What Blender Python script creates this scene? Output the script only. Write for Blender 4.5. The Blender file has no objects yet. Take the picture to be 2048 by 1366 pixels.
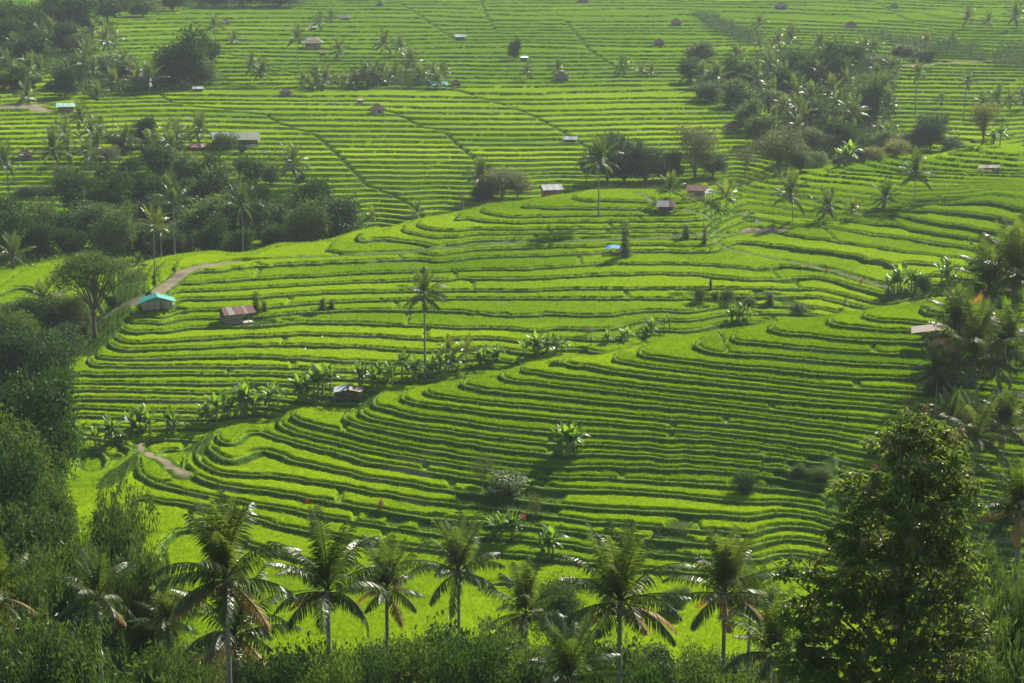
import bpy, math, random
import numpy as np
from mathutils import Vector, Matrix
random.seed(7); rng = np.random.default_rng(11)
R = math.radians
scene = bpy.context.scene
# ---------------------------------------------------------------- camera
cam_d = bpy.data.cameras.new('camera'); cam_d.sensor_width = 36.0; cam_d.lens = 36.0*4000/2048
cam_d.clip_start = 0.5; cam_d.clip_end = 6000
cam = bpy.data.objects.new('camera', cam_d); scene.collection.objects.link(cam)
cam.location = (0, 0, 0); cam.rotation_euler = (R(90-12), 0, 0); scene.camera = cam
# ---------------------------------------------------------------- light
SUN_AZ, SUN_EL = R(36), R(39)          # azimuth from +Y towards +X
world = bpy.data.worlds.new('World'); scene.world = world; world.use_nodes = True
wn = world.node_tree.nodes; wl = world.node_tree.links
sky = wn.new('ShaderNodeTexSky'); sky.sky_type = 'NISHITA'; sky.sun_disc = False
sky.sun_elevation = SUN_EL; sky.sun_rotation = SUN_AZ; sky.altitude = 600; sky.dust_density = 1.5
wn['Background'].inputs['Strength'].default_value = 0.075
wl.new(sky.outputs['Color'], wn['Background'].inputs['Color'])
sun_d = bpy.data.lights.new('sun', 'SUN'); sun_d.energy = 5.0; sun_d.angle = R(0.5); sun_d.color = (1.0, 0.93, 0.80)
sun = bpy.data.objects.new('sun', sun_d); scene.collection.objects.link(sun)
sdir = Vector((math.sin(SUN_AZ)*math.cos(SUN_EL), math.cos(SUN_AZ)*math.cos(SUN_EL), math.sin(SUN_EL)))
sun.rotation_euler = sdir.to_track_quat('Z', 'Y').to_euler(); sun.location = (0, 0, 60)
scene.view_settings.view_transform = 'Standard'; scene.view_settings.look = 'None'
scene.view_settings.exposure = 1.0; scene.view_settings.gamma = 1.0; scene.view_settings.use_curve_mapping = False
cy = scene.cycles
cy.max_bounces = 6; cy.diffuse_bounces = 3; cy.glossy_bounces = 2; cy.transmission_bounces = 4; cy.transparent_max_bounces = 6
cy.volume_bounces = 0; cy.use_denoising = True; cy.caustics_reflective = False; cy.caustics_refractive = False
cy.use_adaptive_sampling = True; cy.adaptive_threshold = 0.012
# ---------------------------------------------------------------- helpers
def tag(o, label=None, cat=None, group=None, kind=None):
    if label: o['label'] = label
    if cat: o['category'] = cat
    if group: o['group'] = group
    if kind: o['kind'] = kind
    return o
def link(name, data, parent=None):
    o = bpy.data.objects.new(name, data); scene.collection.objects.link(o)
    if parent: o.parent = parent
    return o
def np_mesh(name, V, F, mats, attrs=None, smooth=False, mi=None):
    """V (n,3), F (m,3|4) or list of such arrays"""
    me = bpy.data.meshes.new(name)
    Fs = F if isinstance(F, list) else [F]
    Fs = [f for f in Fs if len(f)]
    V = np.asarray(V, np.float32)
    me.vertices.add(len(V)); me.vertices.foreach_set('co', V.ravel())
    idx = np.concatenate([f.ravel() for f in Fs]).astype(np.int32)
    sizes = np.concatenate([np.full(len(f), f.shape[1], np.int32) for f in Fs])
    starts = np.concatenate([[0], np.cumsum(sizes)[:-1]]).astype(np.int32)
    me.loops.add(len(idx)); me.loops.foreach_set('vertex_index', idx)
    me.polygons.add(len(sizes)); me.polygons.foreach_set('loop_start', starts)
    if mi is not None: me.polygons.foreach_set('material_index', np.asarray(mi, np.int32))
    me.polygons.foreach_set('use_smooth', np.full(len(sizes), smooth))
    for m in (mats if isinstance(mats, list) else [mats]): me.materials.append(m)
    for k, a in (attrs or {}).items():
        at = me.attributes.new(k, 'FLOAT', 'POINT'); at.data.foreach_set('value', np.asarray(a, np.float32))
    me.update(calc_edges=True)
    return me
# ---------------------------------------------------------------- materials
class NT:
    def __init__(s, name):
        s.m = bpy.data.materials.new(name); s.m.use_nodes = True
        s.n = s.m.node_tree.nodes; s.l = s.m.node_tree.links; s.n.clear()
        s.out = s.n.new('ShaderNodeOutputMaterial')
    def a(s, kind, **kw):
        nd = s.n.new('ShaderNode'+kind)
        for k, v in kw.items():
            if k in nd.inputs: nd.inputs[k].default_value = v
            else: setattr(nd, k, v)
        return nd
    def noise(s, scale, detail=3, rough=.6, vec=None):
        nd = s.a('TexNoise'); nd.inputs['Scale'].default_value = scale; nd.inputs['Detail'].default_value = detail
        nd.inputs['Roughness'].default_value = rough
        if vec is None:
            vec = s.geo().outputs['Position']
        s.l.new(vec, nd.inputs['Vector']); return nd.outputs['Fac']
    def geo(s):
        if not hasattr(s, '_g'): s._g = s.a('NewGeometry')
        return s._g
    def attr(s, name):
        nd = s.a('Attribute'); nd.attribute_name = name; return nd.outputs['Fac']
    def ramp(s, fac, stops):
        nd = s.a('ValToRGB'); e = nd.color_ramp.elements
        while len(e) < len(stops): e.new(0.5)
        for q, (p, c) in zip(e, stops): q.position = p; q.color = (*c, 1) if len(c) == 3 else c
        s.l.new(fac, nd.inputs[0]); return nd.outputs[0]
    def mix(s, fac, c1, c2, mode='MIX'):
        nd = s.a('MixRGB'); nd.blend_type = mode
        for i, c in ((0, fac), (1, c1), (2, c2)):
            if isinstance(c, (int, float)): nd.inputs[i].default_value = c
            elif isinstance(c, tuple): nd.inputs[i].default_value = (*c, 1)
            else: s.l.new(c, nd.inputs[i])
        return nd.outputs[0]
    def math(s, op, a, b=0.0):
        nd = s.a('Math'); nd.operation = op
        for i, c in ((0, a), (1, b)):
            if isinstance(c, (int, float)): nd.inputs[i].default_value = c
            else: s.l.new(c, nd.inputs[i])
        return nd.outputs[0]
    def surf(s, col, rough=.6, trans=0.0, tcol=None, spec=.5, bump=None):
        p = s.a('BsdfPrincipled'); p.inputs['Roughness'].default_value = rough
        p.inputs['Specular IOR Level'].default_value = spec
        if isinstance(col, tuple): p.inputs['Base Color'].default_value = (*col, 1)
        else: s.l.new(col, p.inputs['Base Color'])
        if bump is not None:
            b = s.a('Bump'); b.inputs['Strength'].default_value = bump[1]; b.inputs['Distance'].default_value = bump[2]
            s.l.new(bump[0], b.inputs['Height']); s.l.new(b.outputs[0], p.inputs['Normal'])
        o = p.outputs[0]
        if trans > 0:
            t = s.a('BsdfTranslucent')
            if tcol is None: tcol = col
            if isinstance(tcol, tuple): t.inputs[0].default_value = (*tcol, 1)
            else: s.l.new(tcol, t.inputs[0])
            mx = s.a('MixShader'); mx.inputs[0].default_value = trans
            s.l.new(o, mx.inputs[1]); s.l.new(t.outputs[0], mx.inputs[2]); o = mx.outputs[0]
        s.l.new(o, s.out.inputs['Surface']); return s.m
def simple(name, col, rough=.7, var=.25, scale=3.0, spec=.3):
    t = NT(name); f = t.noise(scale, 4)
    c = t.ramp(f, [(.25, tuple(x*(1-var) for x in col)), (.75, tuple(min(1, x*(1+var)) for x in col))])
    return t.surf(c, rough, spec=spec)
# ---------------------------------------------------------------- terrain
F_PX, PITCH = 4000.0, math.radians(12.0)
CP, SP = math.cos(PITCH), math.sin(PITCH)
def ray(u, v):
    a = (u - 1024.0) / F_PX; b = (v - 683.0) / F_PX
    return a, CP - b * SP, -SP - b * CP
def at_z(u, v, z):
    a, y, w = ray(u, v); s = z / w
    return s * a, s * y
def at_D(u, v, D):
    a, y, w = ray(u, v); s = D / y
    return s * a, D, s * w
def proj(x, y, z):
    f = y * CP - z * SP
    up = y * SP + z * CP
    return 1024 + F_PX * x / f, 683 - F_PX * up / f
# contour lines: level number, then u,v pairs along the terrace edge
TB = [
 (1, 1864,606, 1885,609, 1960,614, 2048,618),
 (2, 1754,617, 1766,620, 1806,625, 1854,628, 2048,642),
 (3, 1671,630, 1713,636, 1769,641, 1879,647, 2048,664),
 (4, 1559,641, 1605,646, 1671,652, 1744,657, 1806,660, 2048,686),
 (5, 1491,658, 1598,668, 1710,676, 1850,685, 2048,708),
 (6, 1430,678, 1500,684, 1622,693, 1744,704, 1852,712),
 (7, 1296,689, 1393,701, 1516,713, 1598,721, 1710,731, 1842,740, 2048,765),
 (8, 1237,710, 1320,718, 1418,730, 1500,740, 1622,752, 1710,759, 1842,766),
 (9, 1105,710, 1198,723, 1283,731, 1418,749, 1500,757, 1637,770, 1842,784, 2048,815),
 (10, 1052,722, 1115,729, 1198,738, 1283,750, 1418,767, 1500,774, 1710,795, 1801,802),
 (11, 981,737, 1067,746, 1100,751, 1222,765, 1344,778, 1491,793, 1622,808, 1781,824),
 (12, 940,745, 993,756, 1067,766, 1200,780, 1344,799, 1467,809, 1600,823, 1720,836),
 (13, 881,757, 903,769, 993,781, 1091,793, 1200,802, 1247,804, 1369,818, 1491,832, 1600,844, 1730,859, 2048,905),
 (14, 830,768, 847,779, 896,793, 993,805, 1091,814, 1200,826, 1393,845, 1491,856, 1600,870, 1732,886),
 (15, 764,773, 798,798, 847,808, 944,825, 1067,837, 1116,842, 1198,848, 1320,860, 1442,870, 1528,880, 1600,890),
 (16, 739,798, 773,815, 822,830, 920,843, 1018,854, 1103,863, 1173,870, 1271,878, 1393,887, 1516,896, 1600,908),
 (17, 620,808, 700,826, 749,844, 822,859, 920,874, 1018,886, 1096,894, 1173,898, 1296,901, 1418,907, 1479,911, 1540,921, 1627,938, 2048,1010),
 (18, 600,812, 650,828, 700,846, 761,864, 847,880, 944,893, 1018,902, 1091,910),
 (19, 572,816, 616,840, 700,870, 749,879, 822,892, 944,908, 1018,919, 1116,927, 1173,922, 1296,924, 1369,929, 1516,940, 1640,958),
 (20, 493,831, 542,845, 616,870, 700,893, 798,913, 871,927, 944,938, 1103,952, 1217,951, 1334,961, 1481,972, 1640,990),
 (21, 469,843, 542,872, 616,894, 700,916, 798,936, 871,949, 944,960, 1042,971, 1100,980, 1246,985, 1364,992, 1451,1001, 1525,1008),
 (22, 427,850, 493,882, 567,906, 616,919, 700,936, 773,953, 847,966, 944,979, 1100,1009, 1217,1014, 1364,1025, 1500,1040),
 (23, 413,931, 444,946, 518,960, 616,975, 700,989, 749,997, 847,1010, 920,1018, 993,1021, 1100,1036, 1188,1050, 1320,1062, 1500,1080),
 (24, 281,889, 322,921, 371,950, 420,963, 518,977, 616,999, 700,1009, 742,1018, 880,1040, 1100,1062, 1173,1074, 1400,1100),
 (25, 273,941, 322,977, 403,994, 542,1016, 689,1034, 860,1066, 1100,1088),
 (26, 240,960, 317,994, 403,1012, 542,1050, 700,1080, 900,1100, 1100,1112, 1400,1130, 1650,1150, 2048,1190),
]
TC = [
 (0, 314,580, 373,539, 484,522, 680,511, 893,496, 981,488, 1157,481, 1261,478, 1393,470, 1481,466, 1545,464, 1634,479, 1741,493, 1848,506, 1966,517),
 (1, 496,524, 600,523, 800,520, 1033,518, 1200,505, 1340,500, 1500,488, 1607,500, 1714,512, 1821,525, 1934,541),
 (2, 373,558, 520,550, 680,546, 746,545, 893,541, 1054,540, 1200,530, 1400,530, 1500,545),
 (3, 329,586, 461,581, 680,569, 746,567, 893,563, 1057,562, 1200,556, 1400,553, 1560,560),
 (4, 358,600, 505,595, 680,582, 893,579, 1039,579, 1200,572, 1380,573),
 (5, 262,625, 344,623, 505,618, 600,607, 805,601, 952,598, 1200,604, 1390,607),
 (6, 250,645, 402,634, 500,636, 659,623, 746,620, 1010,619, 1200,623, 1330,621),
 (7, 256,667, 373,662, 470,657, 537,653, 600,648, 688,646, 893,656, 1142,664, 1230,665),
 (8, 267,684, 373,681, 470,673, 600,664, 805,674, 981,683, 1069,694),
 (9, 200,702, 300,702, 400,699, 490,687, 600,686, 746,696, 893,708),
 (10, 139,719, 373,718, 520,720, 680,728, 746,727, 849,732),
 (11, 132,732, 373,732, 607,738, 740,748),
 (12, 127,745, 256,747, 432,746, 607,752),
 (13, 118,762, 285,767, 520,767, 593,770),
 (14, 118,780, 285,786, 446,789),
 (15, 113,795, 285,804, 402,805),
 (16, 105,811, 256,821, 388,822),
 (17, 95,828, 197,836, 340,840),
 (18, 90,850, 197,857, 300,861),
]
TU = [
 (1, 717,458, 790,482),
 (2, 796,452, 834,471, 880,488),
 (3, 840,436, 908,463, 922,465, 1039,459, 1198,459),
 (4, 908,427, 937,439, 1039,449, 1200,448, 1400,452),
 (5, 975,406, 1019,436, 1200,432, 1400,437),
 (6, 1066,399, 1083,412, 1200,415, 1350,420),
 (7, 1104,389, 1142,397, 1200,399, 1305,402, 1400,408),
 (8, 1179,379, 1276,385, 1350,390),
]
# z, level, points
TVW = [
 (-64.6, 1.4, 1500,429, 1580,443),
 (-64.0, 3, 1500,407, 1660,431),
 (-63.6, 4, 1500,394, 1660,415),
 (-63.2, 5, 1500,386, 1607,398, 1661,405),
 (-62.8, 6, 1500,372, 1553,382, 1671,394, 1751,405),
 (-62.4, 7, 1500,356, 1527,357, 1607,370, 1674,379, 1816,397),
 (-61.9, 8, 1567,343, 1607,354, 1674,364, 1751,375),
 (-61.5, 9, 1594,338, 1687,354, 1757,364, 1808,374),
 (-61.1, 10, 1671,330, 1741,346, 1816,359),
 (-60.7, 11, 1701,324, 1768,340, 1821,351, 1941,364, 2048,366),
 (-60.2, 12, 1754,314, 1821,332, 1939,351, 2048,358),
 (-59.8, 13, 1789,307, 1834,319, 1901,332, 2048,347),
 (-59.3, 14, 1832,308, 1875,316, 1955,327, 2048,335),
 (-58.8, 15, 1899,297, 1955,305, 2048,314),
 (-57.8, 17, 1960,285, 2048,288),
 (-65.2, 1, 1655,449, 1741,471, 1821,485, 1955,501),
 (-64.3, 2, 1711,442, 1821,463, 1901,477, 2035,496),
 (-63.1, 3, 1786,418, 1848,437, 1955,455, 2048,466),
 (-61.8, 4, 1853,415, 1955,431, 2048,447),
 (-60.3, 5, 1941,402, 2022,418, 2048,423),
 (-59.2, 6, 1995,381, 2048,391),
 (-67.9, -2, 1560,527, 1661,540, 1741,562, 1781,578),
]
FAR_V = [(440,-77.7),(400,-75.1),(350,-71.8),(300,-68.4),(250,-65.1),(200,-61.7),(150,-58.0),(100,-53.7),(50,-49.3),(0,-44.4),(-60,-33.0)]
# hidden or unlined ground: u at the azimuth, distance, z
HID = [
 # behind the near spur
 (150,285,-80),(150,262,-76),(300,282,-80.3),(420,276,-78.0),(500,284,-80),(620,280,-76.5),(700,288,-79),(800,284,-74.0),(850,292,-77),(950,287,-72.5),(1000,302,-76),
 (1100,292,-70.5),(1150,310,-74.5),(1250,292,-66.8),(1300,312,-73.2),(1450,296,-63.5),(1480,318,-72.5),(1600,294,-61.0),(1640,322,-72),
 (1760,296,-60),(1800,325,-71.5),(1900,302,-61.0),(1950,330,-70),(2100,305,-55),(2120,335,-67),
 # camera hillside and valley floor
 (-100,60,-36),(500,60,-36),(1024,60,-36),(1550,60,-36),(2150,60,-34),
 (-100,90,-45),(500,90,-46),(1024,90,-47),(1550,90,-45),(2150,90,-42),
 (-100,120,-53),(500,120,-56),(1024,120,-58),(1550,120,-55),(2150,120,-56),
 (-100,150,-61),(500,150,-65.5),(1024,150,-66.5),(1550,150,-64.5),(2150,150,-66),
 (-100,172,-66),(300,172,-70),(600,172,-71),(1024,172,-71.3),(1550,172,-71.3),(2150,172,-70.5),
 (0,200,-70.5),(0,235,-71),
 (130,235,-70.5),(-100,270,-74),(0,300,-77.5),(-100,320,-78),(0,340,-78),(-150,380,-76),
 # left of the path, behind the ridge of the middle hill
 (0,410,-72.2),(130,415,-71.0),(130,395,-71.8),(0,380,-73.2),(0,362,-75.0),(120,345,-77.5),(-120,400,-74),(260,400,-68.8),(200,375,-71.6),
 (200,470,-80),(450,470,-80),(0,470,-81),(300,440,-77.5),(-150,470,-82),(600,480,-80.5),(750,490,-82),(900,500,-80),(1050,505,-78),(1200,500,-73),(1350,515,-74),(1500,535,-75),(1700,545,-74),(1900,560,-74),(2100,570,-72),
 (560,435,-72.5),(700,445,-71.6),(450,420,-71.5),
]
FLAT = [ # plain ground patches seen but not terrace edges: z, points
 (-71.15, 30,545, 100,548, 0,570), (-71.9, 0,600, 90,600), (-72.7, 0,632, 90,632), (-69.6, 330,515, 440,503), (-69.0, 560,482),
]
pts = []
def _add(u, v, z, t): x, y = at_z(u, v, z); pts.append((x, y, z, t))
LV = 0.7
def _line(c, z, t):
    q = list(zip(c[0::2], c[1::2]))
    for (u0, v0), (u1, v1) in zip(q[:-1], q[1:]):
        m = max(1, round(math.hypot(u1-u0, v1-v0)/50))
        for i in range(m): _add(u0+(u1-u0)*i/m, v0+(v1-v0)*i/m, z, t)
    _add(*q[-1], z, t)
for L in TB: _line(L[1:], -62 - LV*(L[0]-13), 13 - L[0])
for L in TC: _line(L[1:], -65.5 - LV*L[0], -5 - L[0])
for L in TU: _line(L[1:], -65.5 + LV*L[0], -5 + L[0])
for L in TVW: _line(L[2:], L[0], -5 + L[1])
for L in FLAT:
    for i in range(1, len(L), 2): _add(L[i], L[i+1], L[0], (L[0]+62)/LV)
for (u, D, z) in HID:
    pts.append(((u-1024)/F_PX/1.02*D, D, z, (z+62)/LV))
for u in (250, 480, 700, 900, 1100, 1300, 1500, 1750, 2000, 2150):
    for D in (174, 184, 194, 203):
        if D == 203 and (u < 600 or u > 1500): continue
        pts.append(((u-1024)/F_PX/1.04*D, D, -71.5, -13.5))
_fv = np.array(FAR_V, float)[::-1]
for v in (440,420,400,375,350,325,300,275,250,225,200,175,150,125,100,75,50,25,0,-30,-60):
    for u in range(-150, 2251, 120):
        if v > 325 and u > 1200: continue
        if v > 410 and u < 600: continue
        zz = float(np.interp(v, _fv[:,0], _fv[:,1]))
        q = min(max((u-1350)/600, 0), 1); zz += 2.2*q*q*min(max((250-v)/150, 0), 1)
        if u < 300: zz += 1.2*(300-u)/450*min(max((300-v)/100, 0), 1)
        _add(u, v, zz, (zz+62)/LV)
P = np.array(pts)
def key(x, y): return x/y*4.0, np.log(y)
def _phi(r2): return 0.5*r2*np.log(r2+1e-12)
kx, ky = key(P[:,0], P[:,1]); n = len(P)
A = _phi((kx[:,None]-kx)**2 + (ky[:,None]-ky)**2)
A[np.arange(n), np.arange(n)] += 1.5e-3
M = np.zeros((n+3, n+3)); M[:n,:n] = A; M[:n,n] = 1; M[:n,n+1] = kx; M[:n,n+2] = ky; M[n:,:n] = M[:n,n:].T
RHS = np.zeros((n+3, 2)); RHS[:n] = P[:,2:4]
W = np.linalg.solve(M, RHS)
A0, A1, NA = -0.39, 0.39, 281          # azimuth x/y
L0, L1, NL = math.log(42), math.log(1400), 441
ga = np.linspace(A0, A1, NA); gl = np.linspace(L0, L1, NL)
HC = np.zeros((NL, NA)); TCC = np.zeros((NL, NA))
for j in range(NL):
    d = _phi((ga[:,None]*4-kx)**2 + (gl[j]-ky)**2) @ W[:n]
    q = d + W[n] + ga[:,None]*4*W[n+1] + gl[j]*W[n+2]
    HC[j], TCC[j] = q[:,0], q[:,1]
def up1(G, N, axis):
    G = np.moveaxis(G, axis, 0); m = G.shape[0]
    s = np.linspace(0, m-1, N); i = np.clip(s.astype(int), 0, m-2); f = (s-i)[:,None]
    g = lambda k: G[np.clip(i+k, 0, m-1)]
    p0, p1, p2, p3 = g(-1), g(0), g(1), g(2)
    r = p1 + 0.5*f*(p2-p0 + f*(2*p0-5*p1+4*p2-p3 + f*(3*(p1-p2)+p3-p0)))
    return np.moveaxis(r, 0, axis)
def samp(G, x, y):
    x = np.asarray(x, float); y = np.asarray(y, float)
    s = np.clip((x/y-A0)/(A1-A0)*(NA-1), 0, NA-1.001); r = np.clip((np.log(y)-L0)/(L1-L0)*(NL-1), 0, NL-1.001)
    i = s.astype(int); j = r.astype(int); f = s-i; h = r-j
    return (G[j,i]*(1-f)+G[j,i+1]*f)*(1-h) + (G[j+1,i]*(1-f)+G[j+1,i+1]*f)*h
def vnoise(x, y, seed=0):
    xi = np.floor(x).astype(np.int64); yi = np.floor(y).astype(np.int64); fx = x-xi; fy = y-yi
    fx = fx*fx*(3-2*fx); fy = fy*fy*(3-2*fy)
    def h(a, b):
        k = (a*374761393 + b*668265263 + seed*974711) & 0xffffffff
        k = ((k ^ (k >> 13))*1274126177) & 0xffffffff
        return ((k ^ (k >> 16)) & 0xffff)/65535.0
    return (h(xi,yi)*(1-fx)+h(xi+1,yi)*fx)*(1-fy) + (h(xi,yi+1)*(1-fx)+h(xi+1,yi+1)*fx)*fy
# ---------------------------------------------------------------- fine ground grid
def lin_pos(vals, lo, hi, n): return (np.asarray(vals)-lo)/(hi-lo)*(n-1)
def cub(G, s, axis):
    G = np.moveaxis(G, axis, 0); m = G.shape[0]
    i = np.clip(s.astype(int), 0, m-2); f = (s-i)[:,None]
    g = lambda k: G[np.clip(i+k, 0, m-1)]
    p0, p1, p2, p3 = g(-1), g(0), g(1), g(2)
    r = p1 + 0.5*f*(p2-p0 + f*(2*p0-5*p1+4*p2-p3 + f*(3*(p1-p2)+p3-p0)))
    return np.moveaxis(r, 0, axis)
QUAL = 1.0
NCOL = int(900*QUAL)
AZ = np.linspace(-0.355, 0.355, NCOL)
def seg(d0, d1, step): return np.arange(math.log(d0), math.log(d1), step/QUAL)
LG = np.concatenate([seg(46,185,.0035), seg(185,300,.00068), seg(300,470,.00075), seg(470,720,.0008), seg(720,1380,.0010)])
NROW = len(LG)
ci = lin_pos(AZ, A0, A1, NA); ri = lin_pos(LG, L0, L1, NL)
Hf = cub(cub(HC, ri, 0), ci, 1); Tf = cub(cub(TCC, ri, 0), ci, 1)
Dg = np.exp(LG)[:,None]
q_ = np.clip((209-Dg)/4, 0, 1); Tf = Tf*(1-q_) + np.clip(Tf, -13.8, -13.2)*q_
X = AZ[None,:]*Dg; Y = Dg + 0*X
def grad(G):
    gL = np.gradient(G, LG, axis=0); gA = np.gradient(G, AZ, axis=1)
    return gA/Dg, (gL - AZ[None,:]*gA)/Dg
U, Vp = proj(X, Y, Hf)
# step height of each terrace where it stands
hx, hy = grad(Hf); tx, ty = grad(Tf)
g2 = tx*tx + ty*ty
Sl = (hx*tx + hy*ty)/(g2 + 1e-5)
Sl = np.clip(np.where(g2 > 4e-5, Sl, .7), .45, 1.15)
def hit(u, v, dmin=70, dmax=1350):
    a, y, w = ray(u, v); D = np.exp(np.linspace(math.log(dmin), math.log(dmax), 2600)); s = D/y
    below = s*w < samp(HC, s*a, D)
    i = int(np.argmax(below)) if below.any() else len(D)-1
    return float(s[i]*a), float(D[i])
def polydist(pl):
    """distance in metres from every grid vertex to a world polyline"""
    best = np.full(X.shape, 1e3)
    pl = np.array(pl); m = 14.0
    for (x0, y0), (x1, y1) in zip(pl[:-1], pl[1:]):
        r0, r1 = np.searchsorted(Dg[:,0], [min(y0,y1)-m, max(y0,y1)+m])
        if r1 <= r0: continue
        xs, ys = X[r0:r1], Y[r0:r1]
        dx, dy = x1-x0, y1-y0; L = dx*dx+dy*dy+1e-9
        t = np.clip(((xs-x0)*dx+(ys-y0)*dy)/L, 0, 1)
        best[r0:r1] = np.minimum(best[r0:r1], np.hypot(xs-x0-t*dx, ys-y0-t*dy))
    return best
# lateral seams of the far slope: terraces on the two sides do not meet
far_w = np.clip((Y-465)/15, 0, 1)
SEAMS = [([(323,190),(345,207),(533,230),(560,247),(633,270),(680,313),(733,370),(793,393),(823,410),(850,440)], .45),
         ([(757,215),(793,227),(843,253),(890,263),(916,290),(950,317),(985,345)], .5),
         ([(880,168),(916,180),(966,197),(1033,217),(1083,240),(1126,263),(1163,287),(1200,310)], .4),
         ([(790,0),(843,33),(883,62),(915,80)], .5), ([(950,-10),(960,0),(973,30),(990,60)], .4),
         ([(1390,20),(1426,37),(1506,80),(1560,110)], .5), ([(1700,-20),(1743,0),(1810,37),(1870,60)], .45),
         ([(150,40),(190,90),(150,150),(190,200)], .5), ([(430,100),(600,150),(760,160)], .4), ([(1130,40),(1180,100),(1240,140)], .35)]
toff = np.zeros_like(X); seamd = np.full(X.shape, 1e3)
for pl, off in SEAMS:
    pv = np.array([p[1] for p in pl], float); pu = np.array([p[0] for p in pl], float)
    if pv[0] > pv[-1]: pv, pu = pv[::-1], pu[::-1]
    o_ = np.argsort(pv); us = np.interp(Vp, pv[o_], pu[o_])
    vfade = np.clip((Vp-(pv.min()-10))/12, 0, 1)*np.clip(((pv.max()+10)-Vp)/12, 0, 1)*far_w
    toff += np.where(U > us, off*vfade, 0)
    ok = (Vp > pv.min()) & (Vp < pv.max()) & (Y > 470)
    seamd = np.where(ok, np.minimum(seamd, np.abs(U-us)/F_PX*Y), seamd)
# wobble of the terrace edges
wob = (vnoise(X/9, Y/9, 1)-.5)*.20 + (vnoise(X/3.1, Y/3.1, 2)-.5)*.12 + (vnoise(X/1.2, Y/1.2, 9)-.5)*.06
wob *= np.clip((Y-180)/25, .3, 1)
long = (vnoise(X/60, Y/45, 3)-.5)*.9*far_w
Tn = Tf + toff + long
near_m = np.clip((Y-215)/15, 0, 1)*(1-far_w)
Tn = Tn + (.08*np.sin(2*np.pi*(Tn*.37 + 1.4*vnoise(X/45, Y/45, 51))) + (vnoise(X/30, Y/9, 52)-.5)*.18)*near_m
Tw = Tn + wob
gx, gy = grad(Tf + toff + long); g = np.hypot(gx, gy)
g = np.maximum(g, .02)
K = np.floor(Tw); fr = Tw - K
e = fr/g; b = (1-fr)/g                       # metres to the outer edge, metres to the next bank
wr = np.minimum(.42 + .0002*Y, .4/g)
# clearings, paths, banks
PATHS = [([(150,660),(205,632),(240,612),(285,600),(314,580),(373,539),(430,528),(484,522)], 1.7, 1.0),
         ([(484,522),(600,515),(680,511),(893,496),(981,488),(1157,481),(1261,478),(1393,470),(1481,466),(1520,459)], .75, .35),
         ([(1505,462),(1555,460)], 2.6, 1.0),
         ([(1395,470),(1440,490),(1500,506),(1580,522),(1661,540),(1741,565),(1781,579),(1850,598)], .6, .6),
         ([(1276,385),(1310,405)], .5, .7), ([(1360,418),(1415,434)], .6, .9),
         ([(281,889),(300,908),(340,930),(371,952)], .75, 1.0),
         ([(1690,134),(1846,129),(1986,122),(2060,116)], 2.6, .9), ([(-20,214),(50,211),(90,222)], 3.0, 1.0),
         ([(30,212),(80,210)], 2.5, 1.0)]
pathm = np.zeros_like(X); soil = np.zeros_like(X)
for pl, w, s_ in PATHS:
    W_ = [hit(u, v) for u, v in pl]; d = polydist(W_) + (vnoise(X/1.5, Y/1.5, 5)-.5)*.5
    pathm = np.maximum(pathm, np.clip((w+.9-d)/.6, 0, 1)); soil = np.maximum(soil, s_*np.clip((w-d)/.35, 0, 1))
CLEAR = [ # u, v, radius m : grass bank without rice
 (960,990,3.5),(1000,985,4.5),(1040,1000,5),(1085,985,4),(1075,1015,4.5),(1100,945,1.2),(1040,1040,4),(1000,1052,3.5),
 (860,1052,3),(800,1042,3),(740,1032,2.5),(920,1062,3),(1130,890,1.8),(1134,905,1.8),(1620,950,5),(1580,950,3.5),(1660,970,4),
 (1500,965,3),(1540,975,3),(1360,1055,3),(1340,1075,3.5),(1310,1090,3),(560,850,0.1),
 (1400,590,4),(1440,596,5),(1480,600,4.5),(1350,590,3),(1390,612,3.5),(1530,590,4),(1570,602,4),(1600,622,2.5),(1540,640,2.5),
 (1250,512,1.8),(1230,508,2),(1300,424,3),(1340,421,3.5),(1330,400,3),(1395,395,4.5),(1430,412,5),(1475,425,5),(1500,440,4),
 (480,645,4),(520,648,4.5),(300,612,5),(330,612,4.5),(200,640,5),(160,650,6),(180,680,5),(700,800,3),(660,795,3),(730,800,3),
 (1800,420,6),(1850,405,6),(1740,425,4),(1900,400,5),(1960,345,4),(850,750,3),(900,738,3),(930,735,2.5),
 (1850,690,3.5),(1880,690,3.5),(1900,840,3),(1900,730,3),(190,670,5),(250,900,3),(225,915,3),(330,965,1.5),(1820,590,5),(1780,600,4),
 (640,618,2.5),(620,632,2.5),(580,640,2.5),(2000,270,6),(1960,285,5),(420,905,.8),(1920,290,4),
 (0,690,9),(60,690,9),(30,740,9),(60,760,8),(90,720,6),(240,160,1)]
clr = np.zeros_like(X)
for u, v, r in CLEAR:
    r *= .72
    x0, y0 = hit(u, v); r0, r1 = np.searchsorted(Dg[:,0], [y0-r-3, y0+r+3])
    d = np.hypot(X[r0:r1]-x0, Y[r0:r1]-y0) + (vnoise(X[r0:r1]/2, Y[r0:r1]/2, 6)-.5)*2
    clr[r0:r1] = np.maximum(clr[r0:r1], np.clip((r-d)/.5, 0, 1))
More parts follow.
